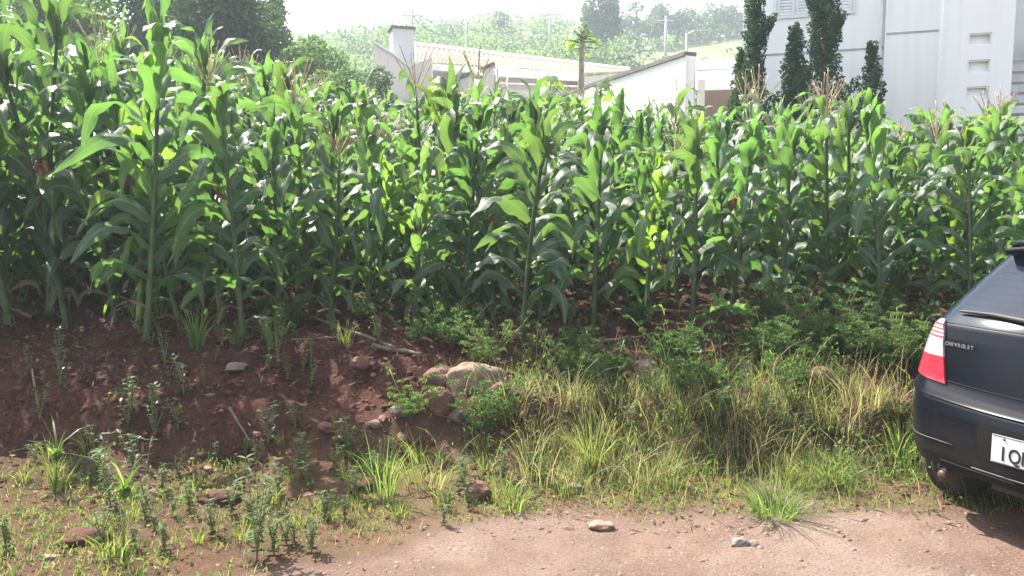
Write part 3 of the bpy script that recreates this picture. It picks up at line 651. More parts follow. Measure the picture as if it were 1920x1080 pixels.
    if ear:
        for e in range(ear):
            z = hs * (.52 + .1 * e); a = (pl if e else pl + 3.1) + rng.uniform(-.4, .4); c = Vector(ax(z)) + Vector((math.cos(a), math.sin(a), 0)) * .02; d = Vector((math.cos(a) * .32, math.sin(a) * .32, 1)).normalized()
            b = MB(); b.tube([c + d * .22 * t for t in (0, .12, .35, .6, .82, 1.0)], [.012, .022, .028, .026, .018, .007], 9); eo = part("ear", b, M['husk'], o, True)
            b = MB()
            for k in range(22):
                q = Vector(rng.normal(size=3)) * .018; tip = c + d * .21; b.tube([tip, tip + d * .04 + q, tip + d * .03 + q * 2.2 + Vector((0, 0, -.035 - .03 * rng.uniform()))], .0028, 3)
            part("silk", b, M[silk], eo, True)
    return o

# front plants that can be told apart: foot (px, py), row of the top, then their look
heroes = [
    (92, 592, -70, 15, False, 1, False, 1.25, "tall dark maize plant at the left edge with wide drooping leaves"),
    (274, 640, -60, 16, False, 0, False, 1.2, "tallest thick-stalked maize plant, its tip cut off by the top of the picture"),
    (455, 632, 112, 15, False, 1, False, 1.15, "full maize plant third along the front, with upright broad top leaves"),
    (585, 590, 150, 14, True, 1, False, 1.05, "maize plant with a tan tassel and pale silk right of the full one"),
    (716, 560, 285, 13, False, 0, True, .95, "short maize plant with sunlit yellow-green painted down its whole stalk"),
    (838, 575, 95, 14, False, 0, False, 1.1, "slender maize plant whose tall tip stands up before the tiled roof"),
    (980, 632, 190, 15, False, 0, False, 1.15, "stout front maize plant above the large bank rock"),
    (1112, 618, 148, 14, False, 0, False, 1.1, "maize plant with a tuft of upright leaves before the papaya trunk"),
    (1212, 596, 262, 13, False, 0, True, 1.0, "maize plant painted pale sunlit yellow-green with a single upright glowing top leaf"),
    (1298, 600, 205, 14, False, 0, False, 1.05, "narrow front maize plant with a bright hanging leaf at mid height"),
    (1368, 590, 180, 14, False, 1, False, 1.1, "maize plant carrying an ear with red silk at head height"),
    (1552, 585, 168, 15, True, 0, False, 1.1, "maize plant with a tassel before the widest juniper"),
    (1650, 600, 142, 15, False, 0, False, 1.1, "maize plant with a brightly backlit lower stalk nearest the ragweed clump"),
    (1778, 520, 172, 14, False, 0, False, 1.1, "maize plant whose curled top leaves stand clear before the white pierced wall"),
    (1848, 510, 205, 13, False, 0, False, 1.1, "maize plant just above the roof of the black car"),
    (1462, 588, 195, 14, False, 0, False, 1.05, "front maize plant between the red-silk plant and the tasselled one"),
    (15, 575, -10, 14, False, 0, False, 1.15, "dark maize plant cut by the left edge of the picture"),
    (184, 560, 90, 14, False, 0, False, 1.1, "maize plant half hidden between the two tallest plants"),
    (362, 560, 100, 14, True, 1, False, 1.05, "maize plant with a tan tassel just right of the tallest plant"),
]
placed = []
for i, (px, py, pt, nl, ta, ear, pale, wm, lab) in enumerate(heroes):
    p = G(px, py); D = p.y; top = W(px, pt, D).z; H = top - p.z
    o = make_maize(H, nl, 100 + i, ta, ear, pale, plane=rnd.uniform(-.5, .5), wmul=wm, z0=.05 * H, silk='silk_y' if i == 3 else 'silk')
    o.location = (p.x, p.y, p.z); tag(o, lab, "maize plant", "maize plants along the front of the field"); placed.append((p.x, p.y))
# rows behind, copied from a set of prototypes
protos = []
for i in range(14):
    ta = i in (3, 7, 11); pale = i in (5,)
    o = make_maize(2.0 + .03 * (i % 4), 13 + i % 3, 300 + i, ta, 1 if i % 4 == 1 else 0, pale, wmul=1.05); protos.append((o, ta))
spots = []
y = 7.05; r = 0
while y < 24.5:
    xr = .66 * y + .8; lx = -xr - 2.2; x = lx + (r % 2) * .2
    while x < xr:
        jx = x + rnd.uniform(-.1, .1); jy = y + rnd.uniform(-.12, .12)
        px = 960 + jx / jy * F
        ymax = 24 if px < 900 else (24 - (px - 900) / 400 * 8 if px < 1300 else 13.2)
        if px < 330: ymax = 18
        if jy < ymax and all((jx - a) ** 2 + (jy - c) ** 2 > .07 for a, c in placed): spots.append((jx, jy, px))
        x += .40 if y < 10 else .46
    y += .72; r += 1
# plants just out of view on the left whose shade falls across the bank
for x in (-5.0, -5.5, -6.0, -6.6): spots.insert(0, (x, 6.55 + rnd.uniform(-.1, .1), 960 + x / 6.5 * F))
spots.sort(key=lambda s: s[1]); N_IND = 272
def scale_for(x, y, px):
    # height of the canopy line along the picture
    top = np.interp(px, [0, 300, 500, 700, 900, 1100, 1300, 1500, 1700, 1900], [60, 92, 140, 194, 186, 200, 212, 214, 222, 235])
    H = W(px, top, y).z - hz(x, y); return float(np.clip(H, 1.35, 2.75)) * rnd.choice((rnd.uniform(.8, 1.0), rnd.uniform(.85, 1.05), rnd.uniform(.98, 1.2)))
mass = MB(); massm = [M['stalk'], M['corn'], M['tassel']]
pr_pale = [i == 5 for i in range(14)]
for i, (x, y, px) in enumerate(spots):
    Hs = scale_for(x, y, px) / 2.03; k = rnd.randrange(14); pr, ta = protos[k]
    if ta and rnd.random() < .4: k = rnd.choice([0, 1, 2, 4]); pr, ta = protos[k]
    rz = rnd.choice([0, math.pi]) + rnd.uniform(-.7, .7)
    if i < N_IND:
        o = copy_tree(pr); o.location = (x, y, hz(x, y)); o.rotation_euler = (rnd.uniform(-.08, .08), rnd.uniform(-.08, .08), rz); o.scale = (Hs ** .5, Hs ** .5, Hs)
        zn = next(t for lim, t in ((330, "behind the tallest plants at the left"), (600, "below the big dark tree"), (800, "below the rounded dark bush"), (1080, "in front of the tiled house"), (1300, "in front of the long boundary wall"), (1400, "in front of the garage"), (1650, "in front of the junipers"), (9999, "in front of the pierced white wall")) if px < lim)
        rw = "second-row" if y < 7.45 else "third-row" if y < 8.2 else "back-row"; kd = "tasselled" if ta else "pale yellow-green" if pr_pale[k] else "eared leafy" if k % 4 == 1 else "plain leafy"
        tag(o, "%s %s maize plant %s" % (kd, rw, zn), "maize plant", "%s %s maize plants %s" % (kd, rw, zn))
    else:
        Mx = Matrix.Translation((x, y, hz(x, y))) @ Matrix.Rotation(rz, 4, 'Z') @ Matrix.Diagonal((Hs ** .5, Hs ** .5, Hs, 1)); Mx = np.array(Mx)
        for ch in pr.children:
            me = ch.data; V = np.empty(len(me.vertices) * 3); me.vertices.foreach_get("co", V); V = V.reshape(-1, 3) @ Mx[:3, :3].T + Mx[:3, 3]
            q = np.empty(len(me.loops), np.int32); me.loops.foreach_get("vertex_index", q)
            lt = np.empty(len(me.polygons), np.int32); me.polygons.foreach_get("loop_total", lt)
            uvl = np.empty(len(me.loops) * 2); me.uv_layers[0].data.foreach_get("uv", uvl); uvv = np.zeros((len(V), 2)); uvv[q] = uvl.reshape(-1, 2)
            ls = np.concatenate([[0], np.cumsum(lt)[:-1]]); quad = np.where(lt == 4)[0]; Fq = q[ls[quad][:, None] + np.arange(4)]
            mi_ = 0 if ch.name.startswith("stalk") else 2 if ch.name.startswith("tassel") else 1
            if ch.name.startswith("ear"): continue
            mass.add(V, Fq, uvv, mi_)
tag(mass.build("far_maize_rows", massm), "farthest rows of maize merging into one leafy mass", "maize", kind="stuff")
for pr, ta in protos: delete_tree(pr)

# ---------------------------------------------------------------- weeds, grass, stones
def blades(mb, B, H, Wd, rng, bend=.5, mi=0, spread=None, clumpc=None):
    n = len(B); H = np.broadcast_to(H, (n,)) * rng.uniform(.55, 1.25, n); az = rng.uniform(0, 2 * np.pi, n); bd = rng.uniform(.15, 1, n) * bend
    if clumpc is not None: az = np.arctan2(B[:, 1] - clumpc[:, 1], B[:, 0] - clumpc[:, 0]) + rng.normal(0, .5, n)
    hd = np.stack([np.cos(az), np.sin(az), 0 * az], -1); fa = rng.uniform(0, np.pi, n); sd = np.stack([np.cos(fa), np.sin(fa), 0 * fa], -1); Wv = np.broadcast_to(Wd, (n,)) * rng.uniform(.7, 1.3, n)
    rows = []; z = np.array((0, 0, 1.))
    for t, wt in ((0, 1), (.35, .95), (.7, .7), (1, .08)):
        c = B + z * (H * (t - .45 * bd * t ** 2.2))[:, None] + hd * (H * bd * t ** 1.8)[:, None]
        rows.append(c + sd * (Wv * wt * .5)[:, None]); rows.append(c - sd * (Wv * wt * .5)[:, None])
    V = np.stack(rows, 1).reshape(-1, 3); I = np.arange(n)[:, None] * 8
    Fc = np.concatenate([I + [0, 1, 3, 2], I + [2, 3, 5, 4], I + [4, 5, 7, 6]], 0); uv = np.tile([[.5, 0]] * 8, (n, 1)); mb.add(V, Fc, uv, mi)
def scatter(n, x0, x1, y0, y1, dens, rng):
    x = rng.uniform(x0, x1, n); y = rng.uniform(y0, y1, n); k = rng.uniform(size=n) < dens(x, y); x = x[k]; y = y[k]; return np.stack([x, y, height(x, y) - .005], -1)
rng = np.random.default_rng(91)
def edgeY(x): return 4.12 + .045 * x + .22 * fbm(x * .9, x * 0 + .4, 3, 31) - .75 * sst(.3, -1.6, x)
def d_verge(x, y):
    e = edgeY(x); n = fbm(x * 2.2, y * 2.2, 3, 51)
    right = sst(-.9, .1, x) * sst(e - .1, e + .35, y) * (1 - sst(5.55, 6.2, y))
    left = (1 - sst(-.9, .1, x)) * sst(e - .1, e + .2, y) * (1 - sst(4.9, 5.2, y)) * .95
    return np.clip((right + left) * (.55 + 1.3 * n), 0, 1)
P = scatter(46000, -6, 6.5, 3.2, 6.3, d_verge, rng); gd = MB()
hgt = .06 + .13 * sst(-.6, .6, P[:, 0]) * sst(4.15, 4.8, P[:, 1]) * (.6 + .8 * vnoise(P[:, 0] * 2, P[:, 1] * 2, 4))
blades(gd, P, hgt, .0042, rng, .8); tag(gd.build("verge_grass", M['grass']), "short green grass along the foot of the bank", "grass", kind="stuff")
P = scatter(34000, -6, 6.5, 3.2, 6.2, lambda x, y: d_verge(x, y) * (.55 + fbm(x * 1.3, y * 1.3, 2, 61)), rng); gd = MB()
hgt = .05 + .12 * sst(-.6, .8, P[:, 0]) * sst(4.2, 4.9, P[:, 1]) * (.5 + vnoise(P[:, 0] * 1.7, P[:, 1] * 1.7, 9))
blades(gd, P, hgt, .0034, rng, 1.0); P = scatter(900, -.6, 6, 4.3, 5.8, lambda x, y: .8 * sst(-.3, .4, x) * vnoise(x * 2, y * 2, 5) + .1, rng); blades(gd, P, .42, .0045, rng, .9); tag(gd.build("dry_verge_grass", M['grass_y']), "straw coloured dry grass tangled through the verge", "grass", kind="stuff")
# creeping low leaves on verge and soil
lc = MB(); P = scatter(34000, -6, 6.5, 3.3, 6.8, lambda x, y: np.clip(d_verge(x, y) * .9 + .25 * sst(.0, .35, fbm(x * 1.6, y * 1.6, 3, 71)) * sst(4.0, 4.4, y), 0, 1), rng)
P[:, 2] += rng.uniform(0, .07, len(P)); leaf_quads(lc, P, .032, .018, rng, up=.5)
tag(lc.build("creeping_weeds", M['weed_l'], smooth=False), "tiny creeping weeds scattered over verge and bare soil", "weeds", kind="stuff")
# leafy undergrowth between the maize plants and on the right part of the bank
BO_ = G(1210, 703); ug = MB(); P = scatter(46000, -8, 8, 5.9, 12, lambda x, y: np.clip(sst(-.15, .3, fbm(x * 1.1, y * 1.1, 3, 81)) * (.15 + .85 * np.maximum(sst(6.6, 7.2, y), .5 * sst(.8, 2.2, x))), 0, 1), rng)
P[:, 2] += rng.uniform(0, 1, len(P)) ** 1.5 * (.12 + .5 * sst(6.5, 7.4, P[:, 1]) + .12 * sst(1, 3, P[:, 0])); P = P[~((np.abs(P[:, 0] - BO_.x) < .24) & (P[:, 1] > BO_.y - .6) & (P[:, 1] < BO_.y + .12))]; leaf_quads(ug, P, .07, .05, rng, up=.6)
tag(ug.build("field_undergrowth", M['weed'], smooth=False), "leafy undergrowth covering the soil between the maize stalks", "undergrowth", kind="stuff")

# tangled herbs filling the right verge
tg = MB(); P = scatter(30000, -.6, 6.5, 4.3, 6.2, lambda x, y: np.clip(.25 + .9 * fbm(x * 2.4, y * 2.4, 3, 87), 0, 1) * sst(-.5, .3, x) * sst(4.3, 4.7, y) * (1 - sst(5.7, 6.2, y)), rng)
P[:, 2] += rng.uniform(0, 1, len(P)) ** 1.3 * (.08 + .26 * vnoise(P[:, 0] * 2.1, P[:, 1] * 2.1, 88)); P = P[~((np.abs(P[:, 0] - BO_.x) < .22) & (P[:, 1] > BO_.y - .5) & (P[:, 1] < BO_.y + .12))]; leaf_quads(tg, P, .035, .014, rng, up=.7)
tag(tg.build("tangled_herbs", M['weed_l'], smooth=False), "tangle of small-leaved herbs filling the right verge", "herbs", kind="stuff")
# pebbles and clods
ico = bmesh.new(); bmesh.ops.create_icosphere(ico, subdivisions=1, radius=1); IV = np.array([v.co[:] for v in ico.verts]); IF = np.array([[v.index for v in f.verts] for f in ico.faces]); ico.free()
def stones(mb, P, R, rng, flat=.6):
    n = len(P); sc = rng.uniform(.6, 1.3, (n, 1, 3)); sc[:, :, 2] *= flat; a = rng.uniform(0, 6.28, n); V = IV[None] * sc * (1 + rng.normal(0, .14, (n, len(IV), 1))) * np.broadcast_to(R, (n,))[:, None, None]
    x = V[..., 0] * np.cos(a)[:, None] - V[..., 1] * np.sin(a)[:, None]; y = V[..., 0] * np.sin(a)[:, None] + V[..., 1] * np.cos(a)[:, None]
    V = np.stack([x, y, V[..., 2]], -1) + P[:, None]; Fc = (IF[None] + (np.arange(n) * len(IV))[:, None, None]).reshape(-1, 3); mb.add(V.reshape(-1, 3), Fc)
pb_ = MB(); P = scatter(42000, -5, 6, 3.0, 5.0, lambda x, y: (.1 + .5 * np.exp(-((y - edgeY(x) + .1) / .25) ** 2) + .7 * sst(.1, .5, fbm(x * 1.1, y * 2.0, 3, 21))) * (1 - sst(.1, .5, y - edgeY(x))), rng); stones(pb_, P, .0025 + .017 * rng.uniform(size=len(P)) ** 4.5, rng)
tag(pb_.build("road_gravel", M['pebble']), "loose pinkish gravel scattered over the dirt road", "gravel", kind="stuff")
cl = MB(); P = scatter(42000, -6, 6, 4.3, 8, lambda x, y: sst(4.1, 4.9, y) * (.3 + .9 * vnoise(x * 3, y * 3, 23)) * (1 - .6 * sst(-.2, .8, x)), rng); stones(cl, P, .005 + .028 * rng.uniform(size=len(P)) ** 6, rng, .8)
tag(cl.build("soil_clods", M['clod']), "crumbled red soil clods on the bank and in the field", "soil clods", kind="stuff")
rb = MB(); P = scatter(1500, -5, 6, 4.3, 7, lambda x, y: .12 + .9 * np.exp(-((x + .5) / .9) ** 2 - ((y - 5.5) / .5) ** 2) + .3 * np.exp(-((y - 4.6) / .3) ** 2), rng); stones(rb, P, .012 + .03 * rng.uniform(size=len(P)) ** 3, rng, .65)
tag(rb.build("stone_rubble", M['rubble'], smooth=False), "small broken stones strewn over the bank around the larger rocks", "rubble", kind="stuff")
# loose dry litter
lt_ = MB(); P = scatter(5200, -6, 6, 3.9, 9, lambda x, y: .25 + .75 * vnoise(x * 1.5, y * 1.5, 29), rng); P[:, 2] += .012; leaf_quads(lt_, P, .07, .018, rng, up=0); 
tag(lt_.build("dry_litter", M['dry'], smooth=False), "dry leaf scraps and straw littering the soil", "litter", kind="stuff")

def rock(px, py, wpx, label, m='rock', seed=0, flat=.7, name="rock"):
    p = G(px, py); r = wpx / F * p.y / 2; bm = bmesh.new(); bmesh.ops.create_icosphere(bm, subdivisions=4, radius=1); rg = random.Random(seed)
    pl = [(Vector((rg.gauss(0, 1), rg.gauss(0, 1), rg.gauss(0, .8))).normalized(), rg.uniform(.62, .92)) for _ in range(9)]
    for v in bm.verts:
        c = v.co.copy()
        for n_, d_ in pl:
            q = c.dot(n_)
            if q > d_: c -= n_ * (q - d_) * .85
        nz = fbm(np.array([c.x * 3 + seed]), np.array([c.y * 3 + c.z * 2.3]), 4, seed)[0]; v.co = c * (1 + .17 * nz)
    bmesh.ops.scale(bm, vec=(r * 1.08, r * .85, r * flat), verts=bm.verts); me = bpy.data.meshes.new(name); bm.to_mesh(me); bm.free()
    for f in me.polygons: f.use_smooth = True
    me.materials.append(M[m]); o = bpy.data.objects.new(name, me); COL.objects.link(o); o.location = (p.x, p.y, p.z + r * flat * .28); o.rotation_euler = (0, 0, rg.uniform(-.6, .6)); return tag(o, label, "rock")
rock(893, 730, 112, "largest rock, pale brown and mossy, at the edge of the bank", 'rock', 1, .72)
rock(826, 722, 66, "angular reddish rock left of the largest rock", 'rock_red', 2)
rock(822, 762, 62, "upright reddish rock below the angular one", 'rock_red', 3, .95)
rock(936, 742, 44, "squarish reddish rock touching the right end of the largest rock", 'rock_red', 4)
rock(1210, 703, 58, "round tan boulder half covered by ragweed right of the bank", 'rock', 5, .85)
rock(1540, 710, 60, "smooth brown boulder in the shade of the right bank", 'rock_red', 6, .6)
rock(897, 935, 60, "pinkish pointed rock at the foot of the bank", 'rock_red', 7, .8)
rock(1128, 992, 48, "flat tan rock lying at the road edge", 'rock', 8, .5)
rock(1072, 918, 40, "pale flat stone in the verge grass", 'rock_grey', 9, .5)
rock(856, 785, 34, "small grey stone below the largest rock", 'rock_grey', 10)
rock(1386, 1022, 44, "smooth oval pebble on the road, larger of two", 'rock_grey', 11, .5)
rock(1414, 1024, 24, "small round pebble beside the oval one on the road", 'rock_grey', 12, .6)
rock(442, 694, 44, "flat pale stone on the dark soil below the third maize plant", 'rock_grey', 13, .45)
rock(676, 690, 40, "small reddish stone on the soil left of the big rocks", 'rock_red', 14)
rock(752, 780, 46, "pale chipped stone on the slope left of the upright rock", 'rock_grey', 15, .6)
rock(410, 940, 80, "wide earthy rock bedded in the foot of the left bank", 'clod', 16, .4)
rock(160, 1010, 90, "low mound-like earthy rock at bottom left", 'clod', 17, .35)
rock(92, 1046, 36, "pale flat chip of stone on the bottom left soil", 'rock_grey', 18, .3)
rock(690, 916, 60, "brown rock behind the tall green grass tuft", 'clod', 19, .5)
rock(612, 806, 34, "small rounded stone on the shaded middle slope", 'rock_red', 20)
rock(700, 800, 30, "small dark stone low on the middle slope", 'rock', 21)
rock(870, 612, 36, "small pale stone at the foot of the front maize", 'rock_grey', 22)
rock(500, 572, 60, "orange-red clod-like rock between the front maize stalks", 'rock_red', 23, .45)
rock(925, 800, 30, "small brown stone under the feathery weed", 'rock', 24)
rock(858, 600, 30, "small brown stone beside the pale one at the foot of the maize", 'rock_red', 25)
def lying(pa, pb, r, label, name="dead_maize_stalk", m='deadstalk'):
    a = G(*pa); c = G(*pb); P = []; k = 9
    up_ = max(hz(*a.lerp(c, i / k).xy) - a.lerp(c, i / k).z for i in range(k + 1)) * .6
    for i in range(k + 1):
        q = a.lerp(c, i / k); P.append(Vector((q.x, q.y, q.z + up_ + r * .6 + .003 * math.sin(i * 1.3))))
    o = P[0].copy(); b = MB(); b.tube([p - o for p in P], [r * (1.25 if i % 3 == 0 else .9) * (1 - .35 * i / k) for i in range(k + 1)], 7); ob = b.build(name, M[m]); ob.location = o; return tag(ob, label, "dead stalk")
lying((586, 606), (742, 662), .016, "long pale dead stalk slanting down across the soil left of the large rock")
lying((996, 566), (1062, 552), .016, "dead stalk lying behind the stout front maize")
lying((1150, 590), (1292, 592), .02, "dead stalk lying level under the pale yellow-green maize")
lying((1110, 645), (1204, 634), .018, "dead stalk lying in front of the papaya-side maize")
lying((0, 578), (56, 604), .024, "thick dead stalk at the left edge of the field")
lying((1108, 730), (1160, 738), .009, "short twig on the right part of the bank")
lying((545, 640), (640, 634), .012, "thin dead stalk behind the long pale one")
lying((700, 655), (790, 672), .02, "dead stalk ending beside the angular reddish rock")
lying((1320, 705), (1400, 690), .012, "dead stalk under the ragweed on the right")
lying((430, 770), (470, 842), .010, "dry root-like twig hanging down the middle slope")
lying((60, 700), (76, 800), .008, "curved dry twig on the left slope")

# single weeds
def stem_weed(H, seed, m, L=.07, Wd=.02, nst=3, npair=9, up=.5):
    """upright stems with opposite lance leaves"""
    rg = np.random.default_rng(seed); o = empty("lance_leaf_weed"); s = MB(); b = MB()
    for k in range(nst):
        a = rg.uniform(0, 6.28); ln = H * rg.uniform(.6, 1); lean = rg.uniform(.05, .35); P = [Vector((math.cos(a) * ln * lean * t ** 1.4, math.sin(a) * ln * lean * t ** 1.4, ln * t)) for t in np.linspace(0, 1, 8)]
        s.tube(P, [.0035 * (1 - .5 * t) for t in np.linspace(0, 1, 8)], 5)
        for i in range(npair):
            t = .12 + .88 * i / (npair - 1); q = P[0].lerp(P[-1], t); j = t * 7; q = P[int(min(6, j))].lerp(P[int(min(6, j)) + 1], j - int(min(6, j)))
            for sgn in (0, math.pi) + ((1.6, 4.7) if i == npair - 1 else ()):
                az = i * 1.57 + sgn + rg.uniform(-.4, .4); el = rg.uniform(.1, .9); l = L * rg.uniform(.6, 1.15) * (1 - .3 * t); dv = np.array((math.cos(az) * math.cos(el), math.sin(az) * math.cos(el), math.sin(el))); sv = np.array((-math.sin(az), math.cos(az), 0.)); nn = np.cross(dv, sv)
                A = []
                for u, wd in ((0, .1), (.3, 1), (.65, .8), (1, .04)):
                    c = np.array(q) + dv * l * u + np.array((0, 0, -.35 * l * u * u)); A.append([c - sv * Wd * wd * .5 + nn * -.0 , c + nn * Wd * .12 * -1 * wd, c + sv * Wd * wd * .5])
                b.grid(np.array(A))
    part("stem", s, M['weedstem'], o, True); part("leaves", b, M[m], o, True); return o
def feather_weed(H, seed, m, nst=6):
    """ragweed-like: stems with finely cut leaves"""
    rg = np.random.default_rng(seed); o = empty("ragweed"); s = MB(); C = []
    for k in range(nst):
        a = rg.uniform(0, 6.28); ln = H * rg.uniform(.35, 1.05); lean = rg.uniform(.1, 1.1); P = [Vector((math.cos(a) * ln * lean * t, math.sin(a) * ln * lean * t, ln * t)) for t in np.linspace(0, 1, 6)]; s.tube(P, .0028, 4)
        for i in range(7):
            t = .15 + .85 * i / 6; q = np.array(P[0].lerp(P[-1], t)); az = i * 2.4; fr = .13 * (1.1 - .5 * t) * H / .4; dv = np.array((math.cos(az) * .85, math.sin(az) * .85, .45)); sv = np.array((-math.sin(az), math.cos(az), 0))
            for u in np.linspace(.15, 1, 9):
                for sg in (-1, 1):
                    for w_ in (.35, .7, 1.): C.append(q + dv * fr * u + sv * sg * w_ * fr * .38 * (1 - .75 * u) + np.array((0, 0, -.2 * fr * u * u)) + rg.normal(0, .002, 3))
    b = MB(); leaf_quads(b, np.array(C), .018, .009, rg, up=.3); part("stem", s, M['weedstem'], o, True); part("leaves", b, M[m], o); return o
def tuft(H, n, seed, m, Wd=.006, bend=.8, name="grass_tuft", r=.05):
    rg = np.random.default_rng(seed); a = rg.uniform(0, 6.28, n); q = r * np.sqrt(rg.uniform(size=n)); B = np.stack([np.cos(a) * q, np.sin(a) * q, -.01 + 0 * q], -1); b = MB(); blades(b, B, H, Wd, rg, bend, clumpc=np.zeros((n, 3)))
    return b.build(name, M[m])
def put(o, px, py, label, cat, group=None, s=1., rz=None):
    p = G(px, py); o.location = (p.x, p.y, p.z); o.rotation_euler = (0, 0, rnd.uniform(0, 6.28) if rz is None else rz); o.scale = (s, s, s); return tag(o, label, cat, group)
# hero weeds
put(stem_weed(.52, 1, 'weed_l', .085, .02, 4, 11), 482, 1052, "tall pale lance-leaved weed standing alone at the front left of centre", "weed")
put(stem_weed(.44, 2, 'weed_l', .08, .018, 3, 10), 208, 955, "upright lance-leaved weed left of the sedge", "weed")
put(stem_weed(.34, 3, 'weed', .08, .022, 3, 8), 240, 800, "dark bushy lance-leaved weed halfway up the left slope", "weed")
put(stem_weed(.40, 4, 'weed_l', .06, .012, 2, 8), 270, 940, "thin grey-green weed with few leaves leaning right of the sedge", "weed")
put(stem_weed(.62, 5, 'weed', .075, .02, 2, 13), 1398, 805, "tallest thin upright weed on the right bank, left of the dark hollow", "weed")
put(feather_weed(.42, 6, 'weed', 12), 912, 815, "dark feathery ragweed growing over the front of the largest rock", "weed")
put(feather_weed(.4, 7, 'weed_l', 8), 912, 690, "light feathery ragweed rising behind the largest rock", "weed")
put(feather_weed(.36, 8, 'weed', 14), 1262, 690, "round ragweed clump above the tan boulder", "weed")
put(feather_weed(.5, 9, 'weed', 20), 1555, 660, "largest ragweed clump, right of centre on the bank top", "weed")
put(feather_weed(.42, 10, 'weed', 16), 1440, 680, "ragweed clump left of the largest one", "weed")
put(feather_weed(.4, 11, 'weed_l', 14), 1680, 690, "ragweed clump beside the tail lamp of the black car", "weed")
put(feather_weed(.3, 12, 'weed_l', 8), 1085, 700, "small pale ragweed on the bank between rock and tan boulder", "weed")
put(feather_weed(.3, 13, 'weed', 8), 1340, 745, "dark ragweed in the hollow of the right bank", "weed")
put(feather_weed(.3, 14, 'weed_l', 8), 770, 790, "pale green ragweed left of the upright reddish rock", "weed")
put(tuft(.42, 55, 21, 'grass_b', .006, 1.0, r=.08), 722, 940, "tall bright green grass tuft at the foot of the middle slope", "grass tuft")
put(tuft(.38, 60, 22, 'grass', .0055, 1.0, r=.13), 800, 915, "tall loose grass tuft right of the brightest one", "grass tuft")
put(tuft(.25, 170, 23, 'grass_b', .006, 1.7, r=.11), 1452, 968, "low spreading bright green grass clump on the road edge", "grass tuft")
put(tuft(.24, 120, 24, 'grass_b', .006, 1.5, r=.11), 1560, 905, "spreading green grass clump behind the one on the road edge", "grass tuft")
put(tuft(.45, 70, 25, 'grass', .006, .7), 1110, 890, "green grass tuft in the middle of the verge", "grass tuft")
put(tuft(.38, 60, 26, 'grass_b', .009, .7), 1690, 880, "yellow green grass tuft beside the rear bumper", "grass tuft")
put(tuft(.4, 46, 27, 'grass_b', .009, .6), 370, 655, "soft green grass tuft between the tallest and the full maize plants", "grass tuft")
put(tuft(.3, 40, 28, 'grass_b', .008, .6), 515, 655, "green grass tuft right of the full maize plant", "grass tuft")
# sedge with radiating bracts on a long stalk
def sedge(H, seed):
    rg = np.random.default_rng(seed); o = empty("sedge"); b = MB(); b.tube([(0, 0, 0), (.01, 0, H * .5), (.02, 0, H)], [.0045, .004, .003], 5); part("stem", b, M['grass_b'], o, True)
    b = MB(); n = 8; a = np.linspace(0, 6.28, n + 1)[:-1] + .3
    B = np.tile([[.02, 0, H]], (n, 1)) + np.stack([np.cos(a), np.sin(a), 0 * a], -1) * .004; blades(b, B, .3, .012, rg, 1.25, clumpc=np.tile([[.02, 0, H]], (n, 1))); 
    B = np.zeros((9, 3)); B[:, 0] = rg.normal(0, .01, 9); B[:, 1] = rg.normal(0, .01, 9); blades(b, B, .3, .009, rg, .9); part("leaves", b, M['grass_b'], o, True)
    b = MB(); C = np.array((.02, 0, H + .02)) + np.clip(rg.normal(0, .016, (260, 3)), -.026, .026); leaf_quads(b, C, .018, .012, rg); part("flower_head", b, M['grass_b'], o); return o
put(sedge(.34, 3), 232, 1064, "pale green sedge with long radiating bracts at bottom left", "sedge", rz=.2)
put(sedge(.2, 4), 104, 925, "smaller sedge with arching bracts near the left edge", "sedge", rz=1.1)
# squash vine leaves
def squash(px, py, label, n, seed, H=.3):
    rg = np.random.default_rng(seed); o = empty("squash_plant"); s = MB(); b = MB()
    for k in range(n):
        a = rg.uniform(0, 6.28); q = Vector((math.cos(a), math.sin(a), 0)) * rg.uniform(.05, .3) + Vector((0, 0, H * rg.uniform(.5, 1.1))); s.tube([(0, 0, 0), q * .5 + Vector((0, 0, .08)), q], .005, 5)
        nrm = Vector((rg.normal(0, .4), -.5 + rg.normal(0, .3), 1)).normalized(); u = nrm.orthogonal().normalized(); v = nrm.cross(u); R = rg.uniform(.075, .12); V = [tuple(q)]; m_ = 30
        for j in range(m_):
            t = 2 * math.pi * j / m_; rr = R * (.8 + .16 * abs(math.cos(2.5 * t)) + .04 * math.sin(9 * t)) * (.55 if j == 0 else 1); V.append(tuple(q + (u * math.cos(t) + v * math.sin(t)) * rr - nrm * .02 * math.cos(5 * t) ))
        b.add(V, [(0, j + 1, (j + 1) % m_ + 1) for j in range(m_)])
    part("stem", s, M['weedstem'], o, True); part("leaves", b, M['squash'], o, True); return put(o, px, py, label, "squash plant")
squash(1590, 610, "squash plant with broad pale leaves above the largest ragweed clump", 8, 1, .38)
squash(1330, 620, "squash plant with broad leaves in front of the narrow maize plant", 6, 2, .25)
squash(640, 560, "squash plant in the shade between maize stalks left of the short pale one", 7, 3)
squash(1440, 600, "squash plant under the maize right of the red-silk plant", 7, 4)
squash(120, 560, "squash plant at the foot of the maize by the left edge", 6, 5)

